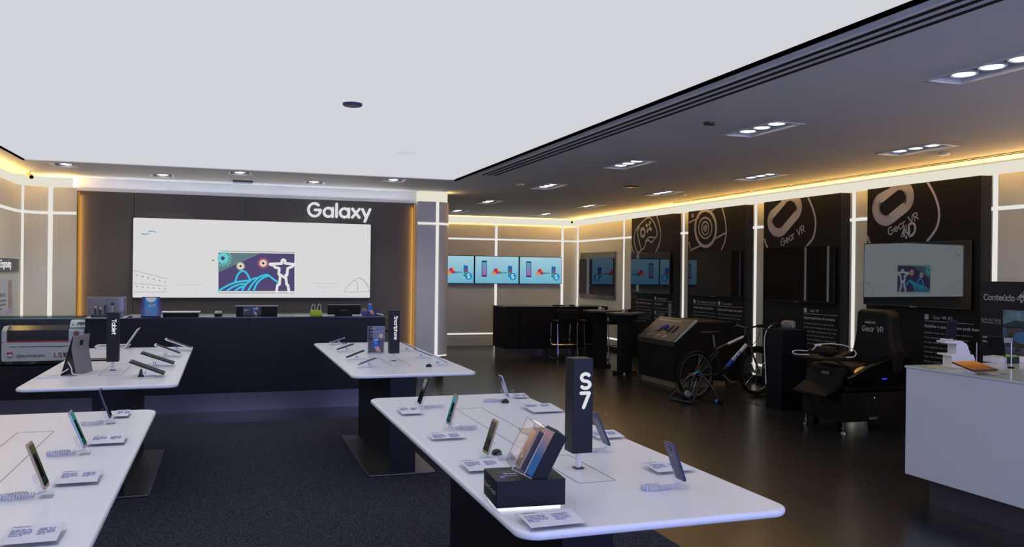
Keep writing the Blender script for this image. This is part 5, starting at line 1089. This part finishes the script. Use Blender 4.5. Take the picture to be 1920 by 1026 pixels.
# ================================================================== WHITE COUNTER
t = thing('white_counter', (4.75, 4.93, 0), 'large white counter block at the right edge of the room', 'counter')
MB().box(0, 1.75, -3.4, 0, .205, .985).build('counter_body', COUNTERW, t, bevel=.003); MB().box(-.008, 1.76, -3.41, .008, .985, 1.0).build('counter_top', mat('glass_white_top', (205, 215, 212), .15), t, bevel=.002)
MB().box(.13, 1.62, -3.3, -.1, 0, .205).build('plinth', mat('plinth_steel', (110, 106, 122), .35, .8), t)
WC = 1.0
p = onz(1790, 690, WC)
t = thing('device_stand', (p.x, p.y, WC), 'white S shaped phone stand at the corner of the white counter', 'stand', rz=-.25)
sp = sm([(-.10, .19), (-.03, .19), (.03, .185), (.05, .15), (.045, .0)], 6); 
b = MB(); b.prism([(-.105, .195), (.0, .2), (.045, .19), (.075, .16), (.09, .02), (.11, 0), (-.03, 0), (-.035, .09), (-.10, .1), (-.105, .088), (-.045, .082), (-.045, .0), (-.07, 0), (-.07, -.0), (-.035, .0), (-.02, .1), (-.02, .175), (-.105, .18)][:0] or [(-.105, .18), (-.02, .178), (-.02, .105), (-.10, .105), (-.10, .093), (-.055, .09), (-.055, .0), (.09, 0), (.085, .11), (.06, .175), (.02, .198), (-.105, .195)], -.05, .06, 'y'); b.build('stand_body', WHITEP, t, bevel=.004)
b = MB(); b.prism([(.092, 0), (.13, 0), (.128, .07), (.115, .10), (.092, .10)], -.04, .06, 'y'); b.build('stand_wing', WHITEP, t, bevel=.004)
b = MB(); b.prism(rrect(-.16, .16, -.09, .09, .03), 0, .006); b.build('stand_base', CREAM, t)
b = MB(); b.tube(circ_ := [(-.07 + .04 * math.cos(a), -.01 + .03 * math.sin(a), .205) for a in [2 * math.pi * i / 14 for i in range(14)]], .006, 6, True); b.build('cable_ring', WHITEP, t)
q = Vector(t.location) + Vector((-.045, 0, .205))
t2 = thing('smartphone', (q.x, q.y, q.z), 'black phone standing on the white S shaped stand', 'phone', 'phones on the display tables', rz=-.25, ry=.12)
MB().prism(rrect(-.036, .036, 0, .14, .008), -.004, .004, 'y').build('phone_body', PBLK, t2, bevel=.002); MB().prism(rrect(-.032, .032, .012, .13, .003), -.0046, -.004, 'y').build('screen', MATSCREEN, t2)
# orange tablet on acrylic
p0 = onz(1802, 690, WC + .045); t = thing('tablet', (p0.x + .13, p0.y, WC + .045), 'tablet with a glowing orange dune picture on the white counter', 'tablet', 'tablets on easels', rz=.1)
ORG = gradient_glow('dune_screen', (110, 60, 40), (215, 140, 60), 1, s=.62)
tlt = Matrix.Rotation(math.radians(14), 4, 'X')
b = MB(tlt); b.prism(rrect(-.12, .12, -.08, .10, .01), 0, .008); b.build('device_body', PBLK, t, bevel=.002); b = MB(tlt); b.prism(rrect(-.112, .112, -.074, .094, .004), .008, .0086); s_ = b.build('screen', ORG, t)
b = MB(tlt); b.stroke(sm([(-.1, -.04), (-.04, -.03), (.02, -.045), (.09, -.065)]), .008, .0003, None, Matrix.Translation((0, 0, .0087))); b.stroke(sm([(-.1, -.055), (-.03, -.05), (.04, -.062)]), .006, .0003, None, Matrix.Translation((0, 0, .0087))); b.build('dune_shadow', C('dune_dark', (60, 35, 30)), s_)
st = thing('security_stand', (p0.x + .13, p0.y, WC), 'clear acrylic block under the orange tablet on the white counter', 'stand', 'clear easel stands'); MB().box(-.07, .07, -.05, .05, 0, .006).box(-.06, -.054, -.04, .06, .006, .035).box(.054, .06, -.04, .06, .006, .035).build('easel', ACRY, st)
p = onz(1878, 680, WC); t = thing('accessory_box', (p.x + .02, p.y, WC), 'low white box behind the orange tablet', 'box', rz=.05)
MB().box(-.10, .17, -.06, .10, 0, .045).build('box_body', WHITEP, t, bevel=.003); MB().box(-.06, .1, -.03, .06, .045, .055).build('box_insert', CREAM, t)
t = thing('black_tablet', (p.x - .02, p.y + .02, WC + .055), 'black tablet leaning on the low white box', 'tablet', rz=.3)
MB(Matrix.Rotation(-.25, 4, 'Y')).box(-.004, .004, -.06, .06, 0, .15).build('device_body', PBLK, t, bevel=.002)
p = onz(1877, 688, WC); t = thing('tag_stand', (p.x - .02, p.y - .1, WC), 'small grey tag on a thin metal pole beside the orange tablet', 'tag stand')
MB().cyl((0, 0, .0), (0, 0, .20), .004, 8).build('pole', CHROME, t); MB().cyl((0, 0, 0), (0, 0, .012), .022, 14).build('foot', BLACKM, t); MB().box(-.07, .01, -.004, .004, .185, .22).build('tag_plate', C('tag_grey', (150, 155, 165)), t, bevel=.002)
p = onz(1835, 672, WC); t = thing('gear_case', (p.x - .08, 4.86, WC), 'small dark case with a green top at the back of the white counter', 'case')
MB().box(-.045, .045, -.03, .03, 0, .05).build('case_body', C('case_dark', (38, 45, 40)), t, bevel=.004); MB().box(-.045, .04, -.03, .03, .05, .056).build('case_lid', C('case_green', (90, 170, 60)), t)
p = onz(1806, 655, WC + .06); t = thing('metal_rod', (5.28, 4.80, WC), 'thin upright metal rod behind the S shaped stand', 'rod'); MB().cyl((0, 0, 0), (0, 0, .17), .004, 8).build('rod', SILVER, t); MB().cyl((0, 0, 0), (0, 0, .008), .02, 12).build('rod_foot', WHITEP, t)
p = onz(1870, 703, WC); t = thing('price_placard', (p.x, p.y, WC), 'flat clear placard at the front edge of the white counter', 'placard', 'clear placards on the display tables'); MB().box(-.08, .08, -.035, .035, 0, .006).build('acrylic_block', ACRY, t); MB().box(-.07, .0, -.025, .025, .006, .0075).build('card', WHITEP, t)
